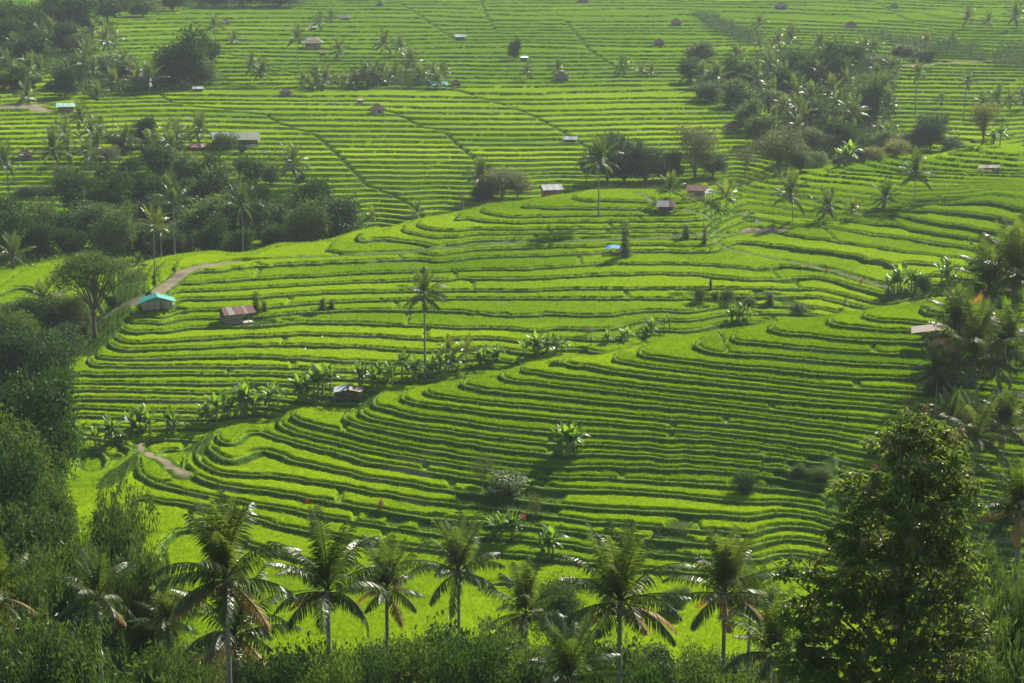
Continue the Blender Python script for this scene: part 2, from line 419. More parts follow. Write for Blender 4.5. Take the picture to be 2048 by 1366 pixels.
# tall banks of plain grass on steep or gully ground and on the near hillside
slope = np.hypot(hx, hy)
clr = np.maximum(clr, np.clip((slope-.45)/.05, 0, 1))
clr = np.maximum(clr, np.clip((176-Y + (vnoise(X/6, Y/6, 12)-.5)*10)/2, 0, 1))
clr = np.maximum(clr, np.clip((1.0-seamd)/.5, 0, 1))
smoothm = np.clip(np.maximum(pathm, np.clip((slope-.43)/.06, 0, 1)), 0, 1)
smoothm = np.maximum(smoothm, np.clip((170-Y)/6, 0, 1))
step = Hf + (K - Tn)*Sl
# inside the wobble zone the tread must follow K, the riser ramps to the next one
st = np.clip(1 - b/wr, 0, 1); st = st*st*(3-2*st)
# far off, move the two grid rows at every edge onto it, so the banks stand steep
dy_ = np.gradient(Dg[:,0])[:,None]; far_b = (Y > 468) & (gy > .02)
bt = (1-fr)/np.maximum(gy, .02); et = fr/np.maximum(gy, .02)
lowv = far_b & (bt < dy_) & (bt <= et); highv = far_b & (et < dy_) & ~lowv; nextv = far_b & (et >= dy_) & (et < 2*dy_) & (bt > dy_)
st = np.where(far_b, 0, st); 
YG = Y + np.where(lowv, bt-.16, 0) - np.where(highv, et-.10, 0)
YR = Y + np.where(lowv, bt-.30, 0) - np.where(highv, np.minimum(et, dy_)-.50, 0)*1.0 - np.where(nextv, np.minimum(et-.66, dy_*.96), 0)
st_c = np.where(far_b, np.clip(1-b/wr, 0, 1), st)
Z = step + st*Sl
bund = np.clip(1-np.abs(e-.27)/.30, 0, 1)*(1-st)*np.clip((g-.03)/.03, 0, 1)
Z = Z + bund*.20
mid = Hf - .5*Sl + Sl*.5
Zs = Hf + (vnoise(X/2.2, Y/2.2, 7)-.5)*.5 + (vnoise(X/7, Y/7, 8)-.5)*1.2*np.clip((200-Y)/40, 0, 1)
Z = Z*(1-smoothm) + (Zs - .15*pathm)*smoothm
Z -= .5*np.clip((.9-seamd)/.9, 0, 1)
Z += (vnoise(X/.7, Y/.7, 10)-.5)*.10*np.maximum(st, .4*clr)
# rice stands on the treads
st = np.maximum(st, st_c*(far_b))
inner = np.clip((e-.55)/.25, 0, 1)*np.clip((b-wr-.08)/.25, 0, 1)
inner = np.where(far_b, np.where(highv | lowv, 0, np.where(nextv, 1, inner)), inner)
rice = inner*(1-np.clip(clr*1.6, 0, 1))*(1-np.clip(pathm*1.5, 0, 1))
# little cross bunds split the longer treads
cx = X/62 + vnoise(K*5.13, K*0+.5, 61)*9; cw = np.abs(cx-np.round(cx))*62
rice = rice*np.where((Y < 465) & (Y > 212), np.clip((cw-.35)/.25, 0, 1), 1)
bund = np.maximum(bund, np.where((Y < 465) & (Y > 212), np.clip((.4-cw)/.2, 0, 1)*.8*(1-st), 0))
hsh = vnoise(K*7.31 + np.floor(X/55+vnoise(X/20, Y/20, 21)), K*3.7, 31)
tone = .55*vnoise(X/28, Y/16, 13) + .45*hsh
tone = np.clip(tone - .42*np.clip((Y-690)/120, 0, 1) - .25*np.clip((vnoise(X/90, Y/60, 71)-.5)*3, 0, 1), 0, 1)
soilb = np.clip((vnoise(X/13, Y/4, 41)-.78)/.1, 0, 1)*(st > .1)*(Y < 460)   # bare earth on some banks
soil = np.maximum(soil, .8*soilb)
rh = (.36 + .10*vnoise(X/1.0, Y/1.0, 14) + .10*hsh)*np.where(Y > 465, 1.05, 1)
ZR = Z + rh*np.clip(rice*1.15, 0, 1) + (vnoise(X/.42, Y/.42, 15)-.5)*.10
del hx, hy, tx, ty
gridi = np.arange(NROW*NCOL).reshape(NROW, NCOL)
def grid_faces(mask=None):
    a = gridi[:-1,:-1]; q = np.stack([a, gridi[:-1,1:], gridi[1:,1:], gridi[1:,:-1]], -1)
    if mask is not None: return q[mask]
    return q.reshape(-1, 4)
sc_ = (1-np.clip(smoothm*3, 0, 1))
XG = X + AZ[None,:]*(YG-Y)*sc_; XR = X + AZ[None,:]*(YR-Y)*sc_; YG = Y + (YG-Y)*sc_; YR = Y + (YR-Y)*sc_
XYZ = np.stack([XG, YG, Z], -1).reshape(-1, 3)
t = NT('terrace_ground')
n1 = t.noise(.9, 5, .65); n2 = t.noise(6, 4, .7); n3 = t.noise(.06, 3)
gr = t.ramp(n1, [(.2, (.030,.070,.010)), (.5, (.055,.125,.014)), (.8, (.095,.175,.022))])
gr = t.mix(t.math('MULTIPLY', n2, .5), gr, (.040,.095,.012))
gr = t.mix(t.ramp(n3, [(.4, (0,0,0)), (.7, (.5,.5,.5))]), gr, (.085,.120,.020))
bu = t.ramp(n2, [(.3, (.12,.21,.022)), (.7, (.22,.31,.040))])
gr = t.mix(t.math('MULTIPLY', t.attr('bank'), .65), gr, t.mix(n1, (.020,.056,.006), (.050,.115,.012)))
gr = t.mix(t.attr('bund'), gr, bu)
so = t.ramp(n2, [(.3, (.15,.125,.075)), (.7, (.27,.235,.16))])
gr = t.mix(t.attr('soil'), gr, so)
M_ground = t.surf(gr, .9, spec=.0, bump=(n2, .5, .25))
mats_rice = []
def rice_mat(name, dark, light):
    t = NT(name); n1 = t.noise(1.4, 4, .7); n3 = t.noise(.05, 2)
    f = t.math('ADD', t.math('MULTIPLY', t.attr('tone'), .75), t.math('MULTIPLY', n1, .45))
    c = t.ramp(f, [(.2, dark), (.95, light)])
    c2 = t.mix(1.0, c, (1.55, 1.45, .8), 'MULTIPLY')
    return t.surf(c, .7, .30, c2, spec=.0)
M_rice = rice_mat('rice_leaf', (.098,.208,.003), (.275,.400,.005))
r_split = [0, np.searchsorted(Dg[:,0], 300), np.searchsorted(Dg[:,0], 468), NROW]
gd = np_mesh('terraced_hillside', XYZ, grid_faces(), M_ground,
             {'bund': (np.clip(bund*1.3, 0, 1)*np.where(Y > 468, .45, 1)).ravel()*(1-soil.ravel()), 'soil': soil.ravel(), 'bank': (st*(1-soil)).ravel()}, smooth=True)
ground = link('ground', gd); tag(ground, 'green hillside cut into curved rice terraces with grassy banks', kind='structure')
def gz(x, y):
    """ground height under a world point"""
    x = np.atleast_1d(np.asarray(x, float)); y = np.atleast_1d(np.asarray(y, float))
    s = np.clip((x/y-AZ[0])/(AZ[-1]-AZ[0])*(NCOL-1), 0, NCOL-1.001); r = np.interp(np.log(y), LG, np.arange(NROW)); r = np.clip(r, 0, NROW-1.001)
    i = s.astype(int); j = r.astype(int); f = s-i; h = r-j
    return (Z[j,i]*(1-f)+Z[j,i+1]*f)*(1-h) + (Z[j+1,i]*(1-f)+Z[j+1,i+1]*f)*h
def near_idx(x, y):
    s = np.clip(np.round((x/y-AZ[0])/(AZ[-1]-AZ[0])*(NCOL-1)), 0, NCOL-1).astype(int)
    r = np.clip(np.round(np.interp(np.log(y), LG, np.arange(NROW))), 0, NROW-1).astype(int)
    return r, s
# visibility from the photograph's side decides only how far the crop is worth planting
def tufts(n, d0, d1, h, w, blades, mask, thr, lean=.25, amax=.32):
    a = rng.uniform(-amax, amax, n); D = np.sqrt(rng.uniform(d0*d0, d1*d1, n)); x = a*D; y = D
    r, s = near_idx(x, y); ok = mask[r, s] > thr
    x, y, r, s = x[ok], y[ok], r[ok], s[ok]; z = gz(x, y); tn = tone[r, s]; m = len(x)
    Vs, Ts = [], []
    for q in range(blades):
        az = rng.uniform(0, 2*np.pi, m); hh = h*rng.uniform(.75, 1.25, m); ww = w*rng.uniform(.7, 1.3, m); ln = rng.uniform(0, lean, m)*hh*2
        bx = x + rng.normal(0, .07, m); by = y + rng.normal(0, .07, m)
        px, py = np.cos(az)*ww*.5, np.sin(az)*ww*.5
        la = rng.uniform(0, 2*np.pi, m)
        p0 = np.stack([bx-px, by-py, z-.03], -1); p1 = np.stack([bx+px, by+py, z-.03], -1)
        p2 = np.stack([bx+np.cos(la)*ln, by+np.sin(la)*ln, z+hh], -1)
        Vs.append(np.stack([p0, p1, p2], 1).reshape(-1, 3)); Ts.append(np.repeat(np.clip(tn + rng.normal(0, .18, m), 0, 1), 3))
    Vt = np.concatenate(Vs); return Vt, np.arange(len(Vt)).reshape(-1, 3), np.concatenate(Ts)
def rice_obj(lo, hi, tf, label):
    fm = np.zeros((NROW-1, NCOL-1), bool)
    rm = (rice[:-1,:-1]+rice[1:,1:]+rice[1:,:-1]+rice[:-1,1:]) > .15
    fm[lo:hi] = rm[lo:hi]
    q = grid_faces(fm); used = np.unique(q); rem = np.full(NROW*NCOL, -1, np.int64); rem[used] = np.arange(len(used))
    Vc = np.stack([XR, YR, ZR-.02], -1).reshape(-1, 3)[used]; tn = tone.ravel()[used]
    Vt, Ft, Tt = tf
    me = np_mesh('rice_crop', np.concatenate([Vc, Vt]), [rem[q], Ft+len(Vc)], M_rice,
                 {'tone': np.concatenate([tn, Tt])}, smooth=True)
    o = link('rice_crop', me); tag(o, label, 'rice', kind='stuff'); return o
TQ = 1.0
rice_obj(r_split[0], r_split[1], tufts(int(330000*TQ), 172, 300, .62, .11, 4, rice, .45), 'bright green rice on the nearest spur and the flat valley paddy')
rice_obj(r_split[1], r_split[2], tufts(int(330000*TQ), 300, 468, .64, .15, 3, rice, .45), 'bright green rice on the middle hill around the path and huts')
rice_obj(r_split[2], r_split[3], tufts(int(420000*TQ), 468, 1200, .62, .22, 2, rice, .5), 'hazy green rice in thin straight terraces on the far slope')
# ragged grass on banks and bunds
bankm = np.maximum(np.maximum(st*(1-pathm), .9*clr), bund*.8)*(1-soil)
Vt, Ft, Tt = tufts(int(300000*TQ), 150, 470, .34, .12, 2, bankm, .45, lean=.6)
t = NT('bank_grass'); c = t.ramp(t.attr('tone'), [(.0, (.035,.085,.012)), (.6, (.075,.150,.018)), (1.0, (.17,.24,.04))])
M_bank = t.surf(c, .6, .35, None, spec=.08)
o = link('bank_grass', np_mesh('bank_grass', Vt, Ft, M_bank, {'tone': Tt})); tag(o, 'rough grass growing along the terrace banks and bunds', 'grass', kind='stuff')
# ---------------------------------------------------------------- plant materials
def leaf_mat(name, dark, light, rough=.45, trans=.35, tl=(1.9,1.9,1.0), spec=.4, nscale=1.2):
    t = NT(name); f = t.attr('tone'); n1 = t.noise(nscale, 2)
    f = t.math('ADD', t.math('MULTIPLY', f, .7), t.math('MULTIPLY', n1, .35))
    oi = t.a('ObjectInfo'); f = t.math('ADD', f, t.math('MULTIPLY', t.math('SUBTRACT', oi.outputs['Random'], .5), .3))
    c = t.ramp(f, [(.1, dark), (.95, light)]); c2 = t.mix(1.0, c, tl, 'MULTIPLY')
    return t.surf(c, rough, trans, c2, spec=spec)
M_palm = leaf_mat('palm_leaf', (.028,.054,.011), (.092,.132,.032), .40, .44, (2.2,2.1,.9), .45)
M_palm_y = leaf_mat('young_palm_leaf', (.050,.090,.012), (.16,.20,.035), .34, .45, (1.9,1.8,.8), .55)
M_dry = leaf_mat('dry_frond', (.20,.115,.025), (.38,.235,.065), .55, .35, (1.5,1.3,.8), .3)
M_dark = leaf_mat('dark_leaf', (.013,.036,.008), (.050,.098,.019), .55, .30, (1.9,2.0,.8), .22)
M_fard = leaf_mat('far_leaf', (.013,.038,.009), (.052,.105,.021), .8, .32, (1.9,1.9,.8), .06)
M_green = leaf_mat('broad_leaf', (.030,.062,.012), (.098,.150,.030), .55, .36, (1.9,1.9,.8), .25)
M_big = leaf_mat('big_tree_leaf', (.052,.088,.018), (.142,.190,.042), .42, .55, (2.0,2.0,.8), .4)
M_olive = leaf_mat('olive_leaf', (.050,.075,.018), (.125,.150,.040), .5, .35, (1.7,1.6,.9), .3)
M_bamboo = leaf_mat('bamboo_leaf', (.024,.052,.012), (.085,.130,.032), .42, .38, (1.9,1.9,.9), .45)
M_banana = leaf_mat('banana_leaf', (.045,.105,.012), (.130,.240,.026), .42, .5, (2.0,1.8,.7), .4)
M_yellow = leaf_mat('yellow_leaf', (.085,.110,.020), (.200,.220,.040), .5, .4, (1.6,1.5,.8), .3)
M_flower = leaf_mat('flower_head', (.17,.10,.045), (.34,.22,.10), .7, .2, (1.3,1.2,1), .2)
M_white = leaf_mat('white_blossom', (.55,.58,.45), (.85,.85,.75), .6, .3, (1,1,1), .2)
M_redleaf = leaf_mat('red_leaf', (.16,.012,.018), (.40,.05,.05), .4, .4, (1.6,1,1), .4)
M_bark = simple('bark', (.16,.13,.095), .9, .35, 4, .15)
M_palmtrunk = simple('palm_bark', (.235,.215,.175), .9, .35, 5, .15)
M_culm = simple('bamboo_culm', (.09,.115,.035), .6, .3, 2, .3)
M_nut = simple('coconut', (.10,.075,.030), .7, .4, 4, .2)
# ---------------------------------------------------------------- mesh gathering
class G:
    def __init__(s): s.V=[]; s.Q=[]; s.T=[]; s.A=[]; s.n=0
    def add(s, V, F, tone=.5):
        V = np.asarray(V, float).reshape(-1, 3); F = np.asarray(F)
        (s.Q if F.shape[1] == 4 else s.T).append(F + s.n); s.V.append(V)
        s.A.append(np.full(len(V), tone) if np.isscalar(tone) else np.asarray(tone)); s.n += len(V)
    def mesh(s, name, mat, smooth=False):
        fs = []
        if s.Q: fs.append(np.concatenate(s.Q))
        if s.T: fs.append(np.concatenate(s.T))
        return np_mesh(name, np.concatenate(s.V), fs, mat, {'tone': np.concatenate(s.A)}, smooth)
def norm(a): return a/(np.linalg.norm(a, axis=-1, keepdims=True)+1e-9)
def tube(g, pts, rad, sides=7, tone=.5, cap=True):
    pts = np.asarray(pts, float); n = len(pts); rad = np.broadcast_to(rad, n)
    d = norm(np.gradient(pts, axis=0)); ref = np.array([0.31, .95, .05]) if abs(d[0][1]) < .9 else np.array([1., 0, 0])
    s = norm(np.cross(d, ref)); u = np.cross(s, d)
    th = np.arange(sides)/sides*2*np.pi
    V = pts[:,None] + rad[:,None,None]*(np.cos(th)[None,:,None]*s[:,None] + np.sin(th)[None,:,None]*u[:,None])
    i = np.arange(n-1)[:,None]*sides; k = np.arange(sides); k2 = (k+1) % sides
    F = np.stack([i+k, i+k2, i+sides+k2, i+sides+k], -1).reshape(-1, 4)
    V = V.reshape(-1, 3); g.add(V, F, tone)
    if cap:
        c = np.concatenate([V[-sides:], pts[-1:]]); g.add(c, np.stack([k, k2, np.full(sides, sides)], -1), tone)
def leaves(g, pos, dirv, up, L, W, tone, fold=.0, rng=rng):
    """diamond leaves: two quads' worth of triangles each, lightly bent"""
    d = norm(dirv); s = norm(np.cross(d, up)); m = len(pos)
    L = np.broadcast_to(L, m)[:,None]; W = np.broadcast_to(W, m)[:,None]
    nrm = np.cross(s, d)
    p0 = pos; p2 = pos + d*L - nrm*L*.18
    p1 = pos + d*L*.45 + s*W*.5 + nrm*W*fold; p3 = pos + d*L*.45 - s*W*.5 + nrm*W*fold
    V = np.stack([p0, p1, p2, p3], 1).reshape(-1, 3); b = np.arange(m)[:,None]*4
    g.add(V, np.concatenate([b+[0,1,2], b+[0,2,3]]), np.repeat(tone, 4))
def frond(g, gr, base, az, el, L, droop, nl, lw, ll, rs, tone, hang=.5, seg=9):
    s = np.linspace(0, 1, seg+1); ee = el - droop*s**1.3
    step = L/seg; c = np.cumsum(np.concatenate([[0], np.cos(ee[:-1])*step])); z = np.cumsum(np.concatenate([[0], np.sin(ee[:-1])*step]))
    sway = rs.uniform(-.12, .12)*L*s**2
    hor = np.array([math.cos(az), math.sin(az), 0]); sd = np.array([-math.sin(az), math.cos(az), 0])
    P = base + c[:,None]*hor + sway[:,None]*sd; P[:,2] += z
    tube(gr, P, np.linspace(.045, .010, seg+1)*L/4, 4, .3, False)
    q = np.linspace(.14, .995, nl); pos = np.stack([np.interp(q, s, P[:,k]) for k in range(3)], -1)
    tan = norm(np.stack([np.interp(q, s, np.gradient(P[:,k])) for k in range(3)], -1))
    side = norm(np.cross(tan, np.cross(hor, sd) + 1e-3)); side = norm(np.cross(np.array([0,0,1.]), tan) + 1e-6*sd)
    le = ll*np.clip(np.sin(np.pi*(q*.86+.10))**.7, .2, 1)
    for sg in (-1, 1):
        h = hang*rs.uniform(.6, 1.3, nl)
        d = norm(side*sg*.9 + tan*(.35+.5*q[:,None]) + np.array([0,0,-1.])*h[:,None] + rs.normal(0, .10, (nl, 3)))
        d2 = norm(d + np.array([0,0,-1.])*(.25+.5*h[:,None]))
        l = le*rs.uniform(.85, 1.1, nl); wv = norm(np.cross(d, np.cross(tan, d)))*lw*.5
        m1 = pos + d*l[:,None]*.5; tip = m1 + d2*l[:,None]*.5
        V = np.stack([pos-wv*.6, pos+wv*.6, m1+wv, m1-wv, tip], 1).reshape(-1, 3); b = np.arange(nl)[:,None]*5
        tn = np.clip(tone + rs.normal(0, .12, nl), 0, 1)
        g.V.append(V); g.Q.append(b+[0,1,2,3]+g.n); g.T.append(b+[3,2,4]+g.n); g.A.append(np.repeat(tn, 5)); g.n += len(V)
def palm_meshes(seed, nf, nl, L=4.0, up=.35, lw=.07, ll=.95, mat=None, dry=0, nuts=10, spread=1.0):
    """crown meshes around the heart of the palm at the origin"""
    rs = np.random.default_rng(seed); g = G(); dr = G(); az0 = rs.uniform(0, 6.28)
    for i in range(nf):
        f = i/(nf-1); az = az0 + i*2.399 + rs.uniform(-.2, .2)
        if f < .34: el = R(rs.uniform(70, 90)); droop = R(rs.uniform(12, 34))
        else: q_ = (f-.34)/.66; el = R(66) - q_*R(84)*spread + rs.uniform(-.26, .26); droop = R(26) + R(44)*rs.uniform(.4, 1.3)
        if i >= nf-dry: el = R(rs.uniform(-35, 5)); droop = R(rs.uniform(30, 60))
        l = L*(.80 + .25*math.sin(math.pi*min(1, f+.15)))*rs.uniform(.88, 1.08)
        isdry = dry and i >= nf-dry
        frond(dr if isdry else g, dr if isdry else g, np.array([0, 0, -.25*f]), az, el, l, droop*(1.15 if isdry else 1), nl, lw, ll*(.9 if isdry else 1), rs, rs.uniform(.25, .8), hang=(.25+.75*f) if not isdry else .55)
    out = {'crown': g.mesh('crown', mat or M_palm)}
    if dry: out['dry_frond'] = dr.mesh('dry_frond', M_dry)
    if nuts:
        n = G()
        for i in range(nuts):
            a = rs.uniform(0, 6.28); r = rs.uniform(.15, .42); c = np.array([math.cos(a)*r, math.sin(a)*r, -rs.uniform(.25, .85)])
            k = np.linspace(-1, 1, 6); tube(n, c + np.stack([0*k, 0*k, k*.15], -1), .13*np.sqrt(np.maximum(1-k*k, .02)), 6, rs.uniform(0, 1))
        for i in range(7):
            a = rs.uniform(0, 6.28); tube(n, [[0,0,-.2],[math.cos(a)*.25, math.sin(a)*.25, -.5],[math.cos(a)*.4, math.sin(a)*.4, -1.1]], [.07,.05,.01], 4)
        out['coconuts'] = n.mesh('coconuts', M_nut, True)
    return out
def trunk_mesh(seed, bend=.04, r0=.17, r1=.105, knots=True):
    rs = np.random.default_rng(seed); g = G(); s = np.linspace(0, 1, 26)
    P = np.stack([bend*12*(s**2)*0.0 + bend*s*s, .3*bend*np.sin(s*3), s], -1)   # unit height, bend in metres per metre
    r = r0 + (r1-r0)*s + .10*np.exp(-s*22) + (np.arange(26) % 2)*.006
    # radius is in metres while height is a unit: stretched at placement
    th = np.arange(8)/8*2*np.pi
    V = np.stack([np.stack([P[:,0:1]*0 + r[:,None]*np.cos(th), P[:,0:1]*0 + r[:,None]*np.sin(th)], -1)], 0)[0]
    V = np.concatenate([V, np.repeat(s[:,None,None], 8, 1)], -1)
    V[:,:,0] += (bend*s*s)[:,None]*12; V[:,:,1] += (bend*.3*np.sin(s*3))[:,None]*12
    i = np.arange(25)[:,None]*8; k = np.arange(8); k2 = (k+1) % 8
    g.add(V.reshape(-1, 3), np.stack([i+k, i+k2, i+8+k2, i+8+k], -1).reshape(-1, 4))
    return g.mesh('trunk', M_palmtrunk, True), (bend*12, bend*.3*math.sin(3)*12)
PALM = {
 'near': [palm_meshes(s, nf_, 46, 4.2, lw=.066, ll=1.0, dry=d, nuts=12) for s, d, nf_ in ((1,4,30),(2,1,24),(3,3,27),(4,0,25),(5,1,20))],
 'mid':  [palm_meshes(s, 22, 22, 4.0, lw=.11, ll=.9, nuts=8) for s in (11,12,13)],
 'young':[palm_meshes(s, 15, 22, 3.6, lw=.12, ll=.8, nuts=0, mat=M_palm_y, spread=.75) for s in (21,22)],
 'far':  [palm_meshes(s, 17, 12, 4.0, lw=.22, ll=.95, nuts=0) for s in (31,32,33)]}
TRUNK = [trunk_mesh(1, .02), trunk_mesh(2, .07), trunk_mesh(3, -.05), trunk_mesh(4, .0)]
pal_n = [0]
def palm(x, y, h, kind, label, group, s=1.0, rot=None, var=None, tk=None):
    i = pal_n[0]; pal_n[0] += 1
    M_ = PALM[kind][(var if var is not None else i) % len(PALM[kind])]; tm, (bx, by) = TRUNK[(tk if tk is not None else i*3) % 4]
    r = link('palm_tree', None); z = float(gz(x, y)[0]) - .1
    r.location = (x, y, z); r.rotation_euler.z = rot if rot is not None else (i*1.7) % 6.28
    tag(r, label, 'palm tree', group)
    t_ = link('trunk', tm, r); k = h/14.0; t_.scale = (max(.6, min(1.15, k*1.1))*s**.3, max(.6, min(1.15, k*1.1))*s**.3, h)
    sx = t_.scale[0]
    for nme, me in M_.items():
        c = link(nme, me, r); c.location = (bx*sx, by*sx, h); c.scale = (s, s, s)
    return r
# ---------------------------------------------------------------- broadleaf trees
def crown_points(rs, lobes, n, shell=.55):
    w = np.array([a[3]*a[4]*a[5] for a in lobes])**.75; k = rs.choice(len(lobes), n, p=w/w.sum()); Lb = np.array(lobes)[k]
    d = norm(rs.normal(size=(n, 3))); rr = rs.uniform(shell, 1, n)**.6
    lump = 1 + .22*np.sin(d[:,0]*7+k)*np.sin(d[:,1]*6+2*k)*np.sin(d[:,2]*8)
    return Lb[:,:3] + d*Lb[:,3:6]*(rr*lump)[:,None], d, k
def leaf_crown(g, rs, lobes, nclump, per, L, W, spread, droop=.3, shell=.45):
    c, d, k = crown_points(rs, lobes, nclump, shell); tk = rs.uniform(0, 1, nclump)
    pos = np.repeat(c, per, 0) + rs.normal(0, spread, (nclump*per, 3)); out = np.repeat(d, per, 0)
    dirs = norm(out*.7 + rs.normal(0, .7, pos.shape) + np.array([0,0,-droop])); m = len(pos)
    leaves(g, pos, dirs, norm(rs.normal(0, .45, (m, 3)) + np.array([0,0,1.])), L*rs.uniform(.7, 1.25, m), W*rs.uniform(.7, 1.2, m), np.clip(np.repeat(tk, per)*.8 + rs.uniform(0, .35, m), 0, 1), .12)
def lobes_round(rs, h, w, n=9, base=.3, flat=1.0):
    o = [(0, 0, h*(base+.5*(1-base)), w*.27, w*.27, h*(1-base)*.36)]; n = int(n*1.3)
    for i in range(n):
        a = i*2.4 + rs.uniform(-.4, .4); f = rs.uniform(0, 1); zz = h*(base + (1-base)*(.22 + .62*f)); rad = w*.5*(.74 - .42*abs(f-.42))*rs.uniform(.7, 1.08)
        o.append((math.cos(a)*rad, math.sin(a)*rad, zz, w*rs.uniform(.14, .21), w*rs.uniform(.14, .21), h*(1-base)*rs.uniform(.12, .19)*flat))
    return o
def tree_mesh(seed, h, w, mat, nclump, per, L, W, spread, base=.3, nl=9, lobes=None, tr=.22, flat=1.0, droop=.3, bark=None, shell=.6):
    rs = np.random.default_rng(seed); lb = lobes or lobes_round(rs, h, w, nl, base, flat)
    g = G(); leaf_crown(g, rs, lb, nclump, per, L, W, spread, droop, shell)
    t_ = G(); top = np.array([rs.uniform(-.3, .3), rs.uniform(-.3, .3), h*.72]); s = np.linspace(0, 1, 8)[:,None]
    P = s*top + np.concatenate([.12*np.sin(s*5), .1*np.cos(s*4)-.1, 0*s], 1); tube(t_, P, np.linspace(tr, tr*.3, 8) + tr*.5*np.exp(-np.arange(8)*2.), 8)
    for b in lb[1:]:
        c = np.array(b[:3]); f = min(.85, max(.25, c[2]/h - .22)); st_ = P[int(f*7)]
        m_ = (st_ + c)/2 + np.array([0, 0, .06*h]) ; tube(t_, [st_, m_, c, c + (c-m_)*.3], [tr*.42, tr*.26, tr*.13, .015], 5)
    return g.mesh('crown', mat), t_.mesh('trunk', bark or M_bark, True), h, w
TREE = {
 'round':   [tree_mesh(s, 10, 9, M_dark, 1150, 9, .38, .23, .40, .14, 13) for s in (1,2,3)],
 'green':   [tree_mesh(s, 10, 9, M_green, 1100, 9, .38, .22, .42, .15, 12) for s in (4,5)],
 'olive':   [tree_mesh(s, 10, 8, M_olive, 620, 9, .32, .17, .5, .22, 12, droop=.1) for s in (6,7)],
 'tall':    [tree_mesh(s, 12, 6.5, M_green, 640, 9, .33, .19, .42, .15, 13) for s in (8,9)],
  'bigcrown':[tree_mesh(s, 10, 9, M_dark, 620, 9, .55, .36, .50, .1, 9) for s in (41,42)]+[tree_mesh(43, 10, 9, M_green, 560, 9, .5, .30, .50, .1, 9)],
 'column':  [tree_mesh(10, 7, 1.8, M_green, 260, 9, .24, .14, .16, .05, 9, lobes=[(.1*math.sin(i*2), .1*math.cos(i), .6+i*.68, .7-.03*i, .7-.03*i, .62) for i in range(10)], tr=.1)],
 'shrub':   [tree_mesh(s, 3, 3.4, M_green, 300, 8, .24, .14, .22, .05, 8, tr=.07) for s in (12,13)],
 'dark_shrub': [tree_mesh(14, 3, 3.4, M_dark, 300, 8, .24, .14, .22, .05, 8, tr=.07)],
 'yellow':  [tree_mesh(15, 4, 5, M_yellow, 420, 8, .28, .14, .25, .05, 9, tr=.08)],
 'cone':    [tree_mesh(16, 9, 5, M_yellow, 520, 8, .28, .14, .28, .35, 6, lobes=[(math.cos(i*2.4)*.16*k, math.sin(i*2.4)*.16*k, 3.2+k*.62, .45+.16*k, .45+.16*k, .8) for i, k in enumerate(np.linspace(0, 8.2, 14))], tr=.2, droop=-.5)],
 'sparse':  [tree_mesh(17, 7, 5.5, M_olive, 190, 9, .26, .12, .42, .4, 10, tr=.09)],
 'far':     [tree_mesh(s, 10, 9, M_fard, 420, 8, .66, .44, .5, .1, 11) for s in (18,19,20)],
 'fargreen':[tree_mesh(s, 10, 9, M_green, 400, 8, .66, .42, .5, .1, 11) for s in (21,22)],
}
tr_n = [0]
def tree(x, y, h, w, kind, label, group=None, name='tree', cat='tree', rot=None, base_z=None):
    i = tr_n[0]; tr_n[0] += 1; c, t_, h0, w0 = TREE[kind][i % len(TREE[kind])]
    r = link(name, None); r.location = (x, y, (float(gz(x, y)[0]) if base_z is None else base_z) - .15); r.rotation_euler.z = rot if rot is not None else (i*2.1) % 6.28
    w *= 1.22; r.scale = (w/w0, w/w0, h/h0); tag(r, label, cat, group)
    link('crown', c, r); link('trunk', t_, r); return r
# bamboo: arching culms with hanging sprays of narrow leaves
def bamboo_mesh(seed, h, w, nculm, nspray, per=10, L=.30, W=.055):
    rs = np.random.default_rng(seed); g = G(); cu = G()
    for i in range(nculm):
        a = rs.uniform(0, 6.28); lean = rs.uniform(.15, 1)*w*.5; hh = h*rs.uniform(.72, 1.0); s = np.linspace(0, 1, 9)
        b = np.array([rs.normal(0, w*.06), rs.normal(0, w*.06), 0])
        P = np.stack([b[0] + math.cos(a)*lean*s**2.3, b[1] + math.sin(a)*lean*s**2.3, hh*(s - .16*s**4)], -1)
        tube(cu, P, np.linspace(.05, .012, 9), 5, .5, False)
        n = nspray; q = rs.uniform(.30, 1.0, n)**.8; c = np.stack([np.interp(q, s, P[:,k]) for k in range(3)], -1)
        off = norm(rs.normal(size=(n, 3))*[1,1,.3]); c = c + off*rs.uniform(.1, 1, n)[:,None]*w*.15*(1.1-.5*q[:,None]); c[:,2] -= rs.uniform(0, .5, n)
        pos = np.repeat(c, per, 0) + rs.normal(0, .20, (n*per, 3)); m = len(pos)
        d = norm(np.repeat(off, per, 0)*.6 + rs.normal(0, .5, (m, 3)) + np.array([0,0,-.75]))
        leaves(g, pos, d, norm(rs.normal(0, 1, (m, 3))+[0,0,.8]), L*rs.uniform(.7, 1.3, m), W*rs.uniform(.8, 1.2, m), np.clip(np.repeat(rs.uniform(0, .75, n), per) + rs.uniform(0, .3, m), 0, 1))
    return g.mesh('foliage', M_bamboo), cu.mesh('culms', M_culm, True), h, w
BAM = [bamboo_mesh(1, 11, 8, 44, 34, 9, .34, .10), bamboo_mesh(2, 10, 8, 40, 34, 9, .36, .10), bamboo_mesh(3, 11, 9, 30, 26, 7, .62, .11)]
def bamboo(x, y, h, w, v, label, group='bamboo clumps', rot=0):
    f, c, h0, w0 = BAM[v]; r = link('bamboo_clump', None); r.location = (x, y, float(gz(x, y)[0])-.15); r.scale = (w/w0, w/w0, h/h0); r.rotation_euler.z = rot
    tag(r, label, 'bamboo', group); link('foliage', f, r); link('culms', c, r); return r
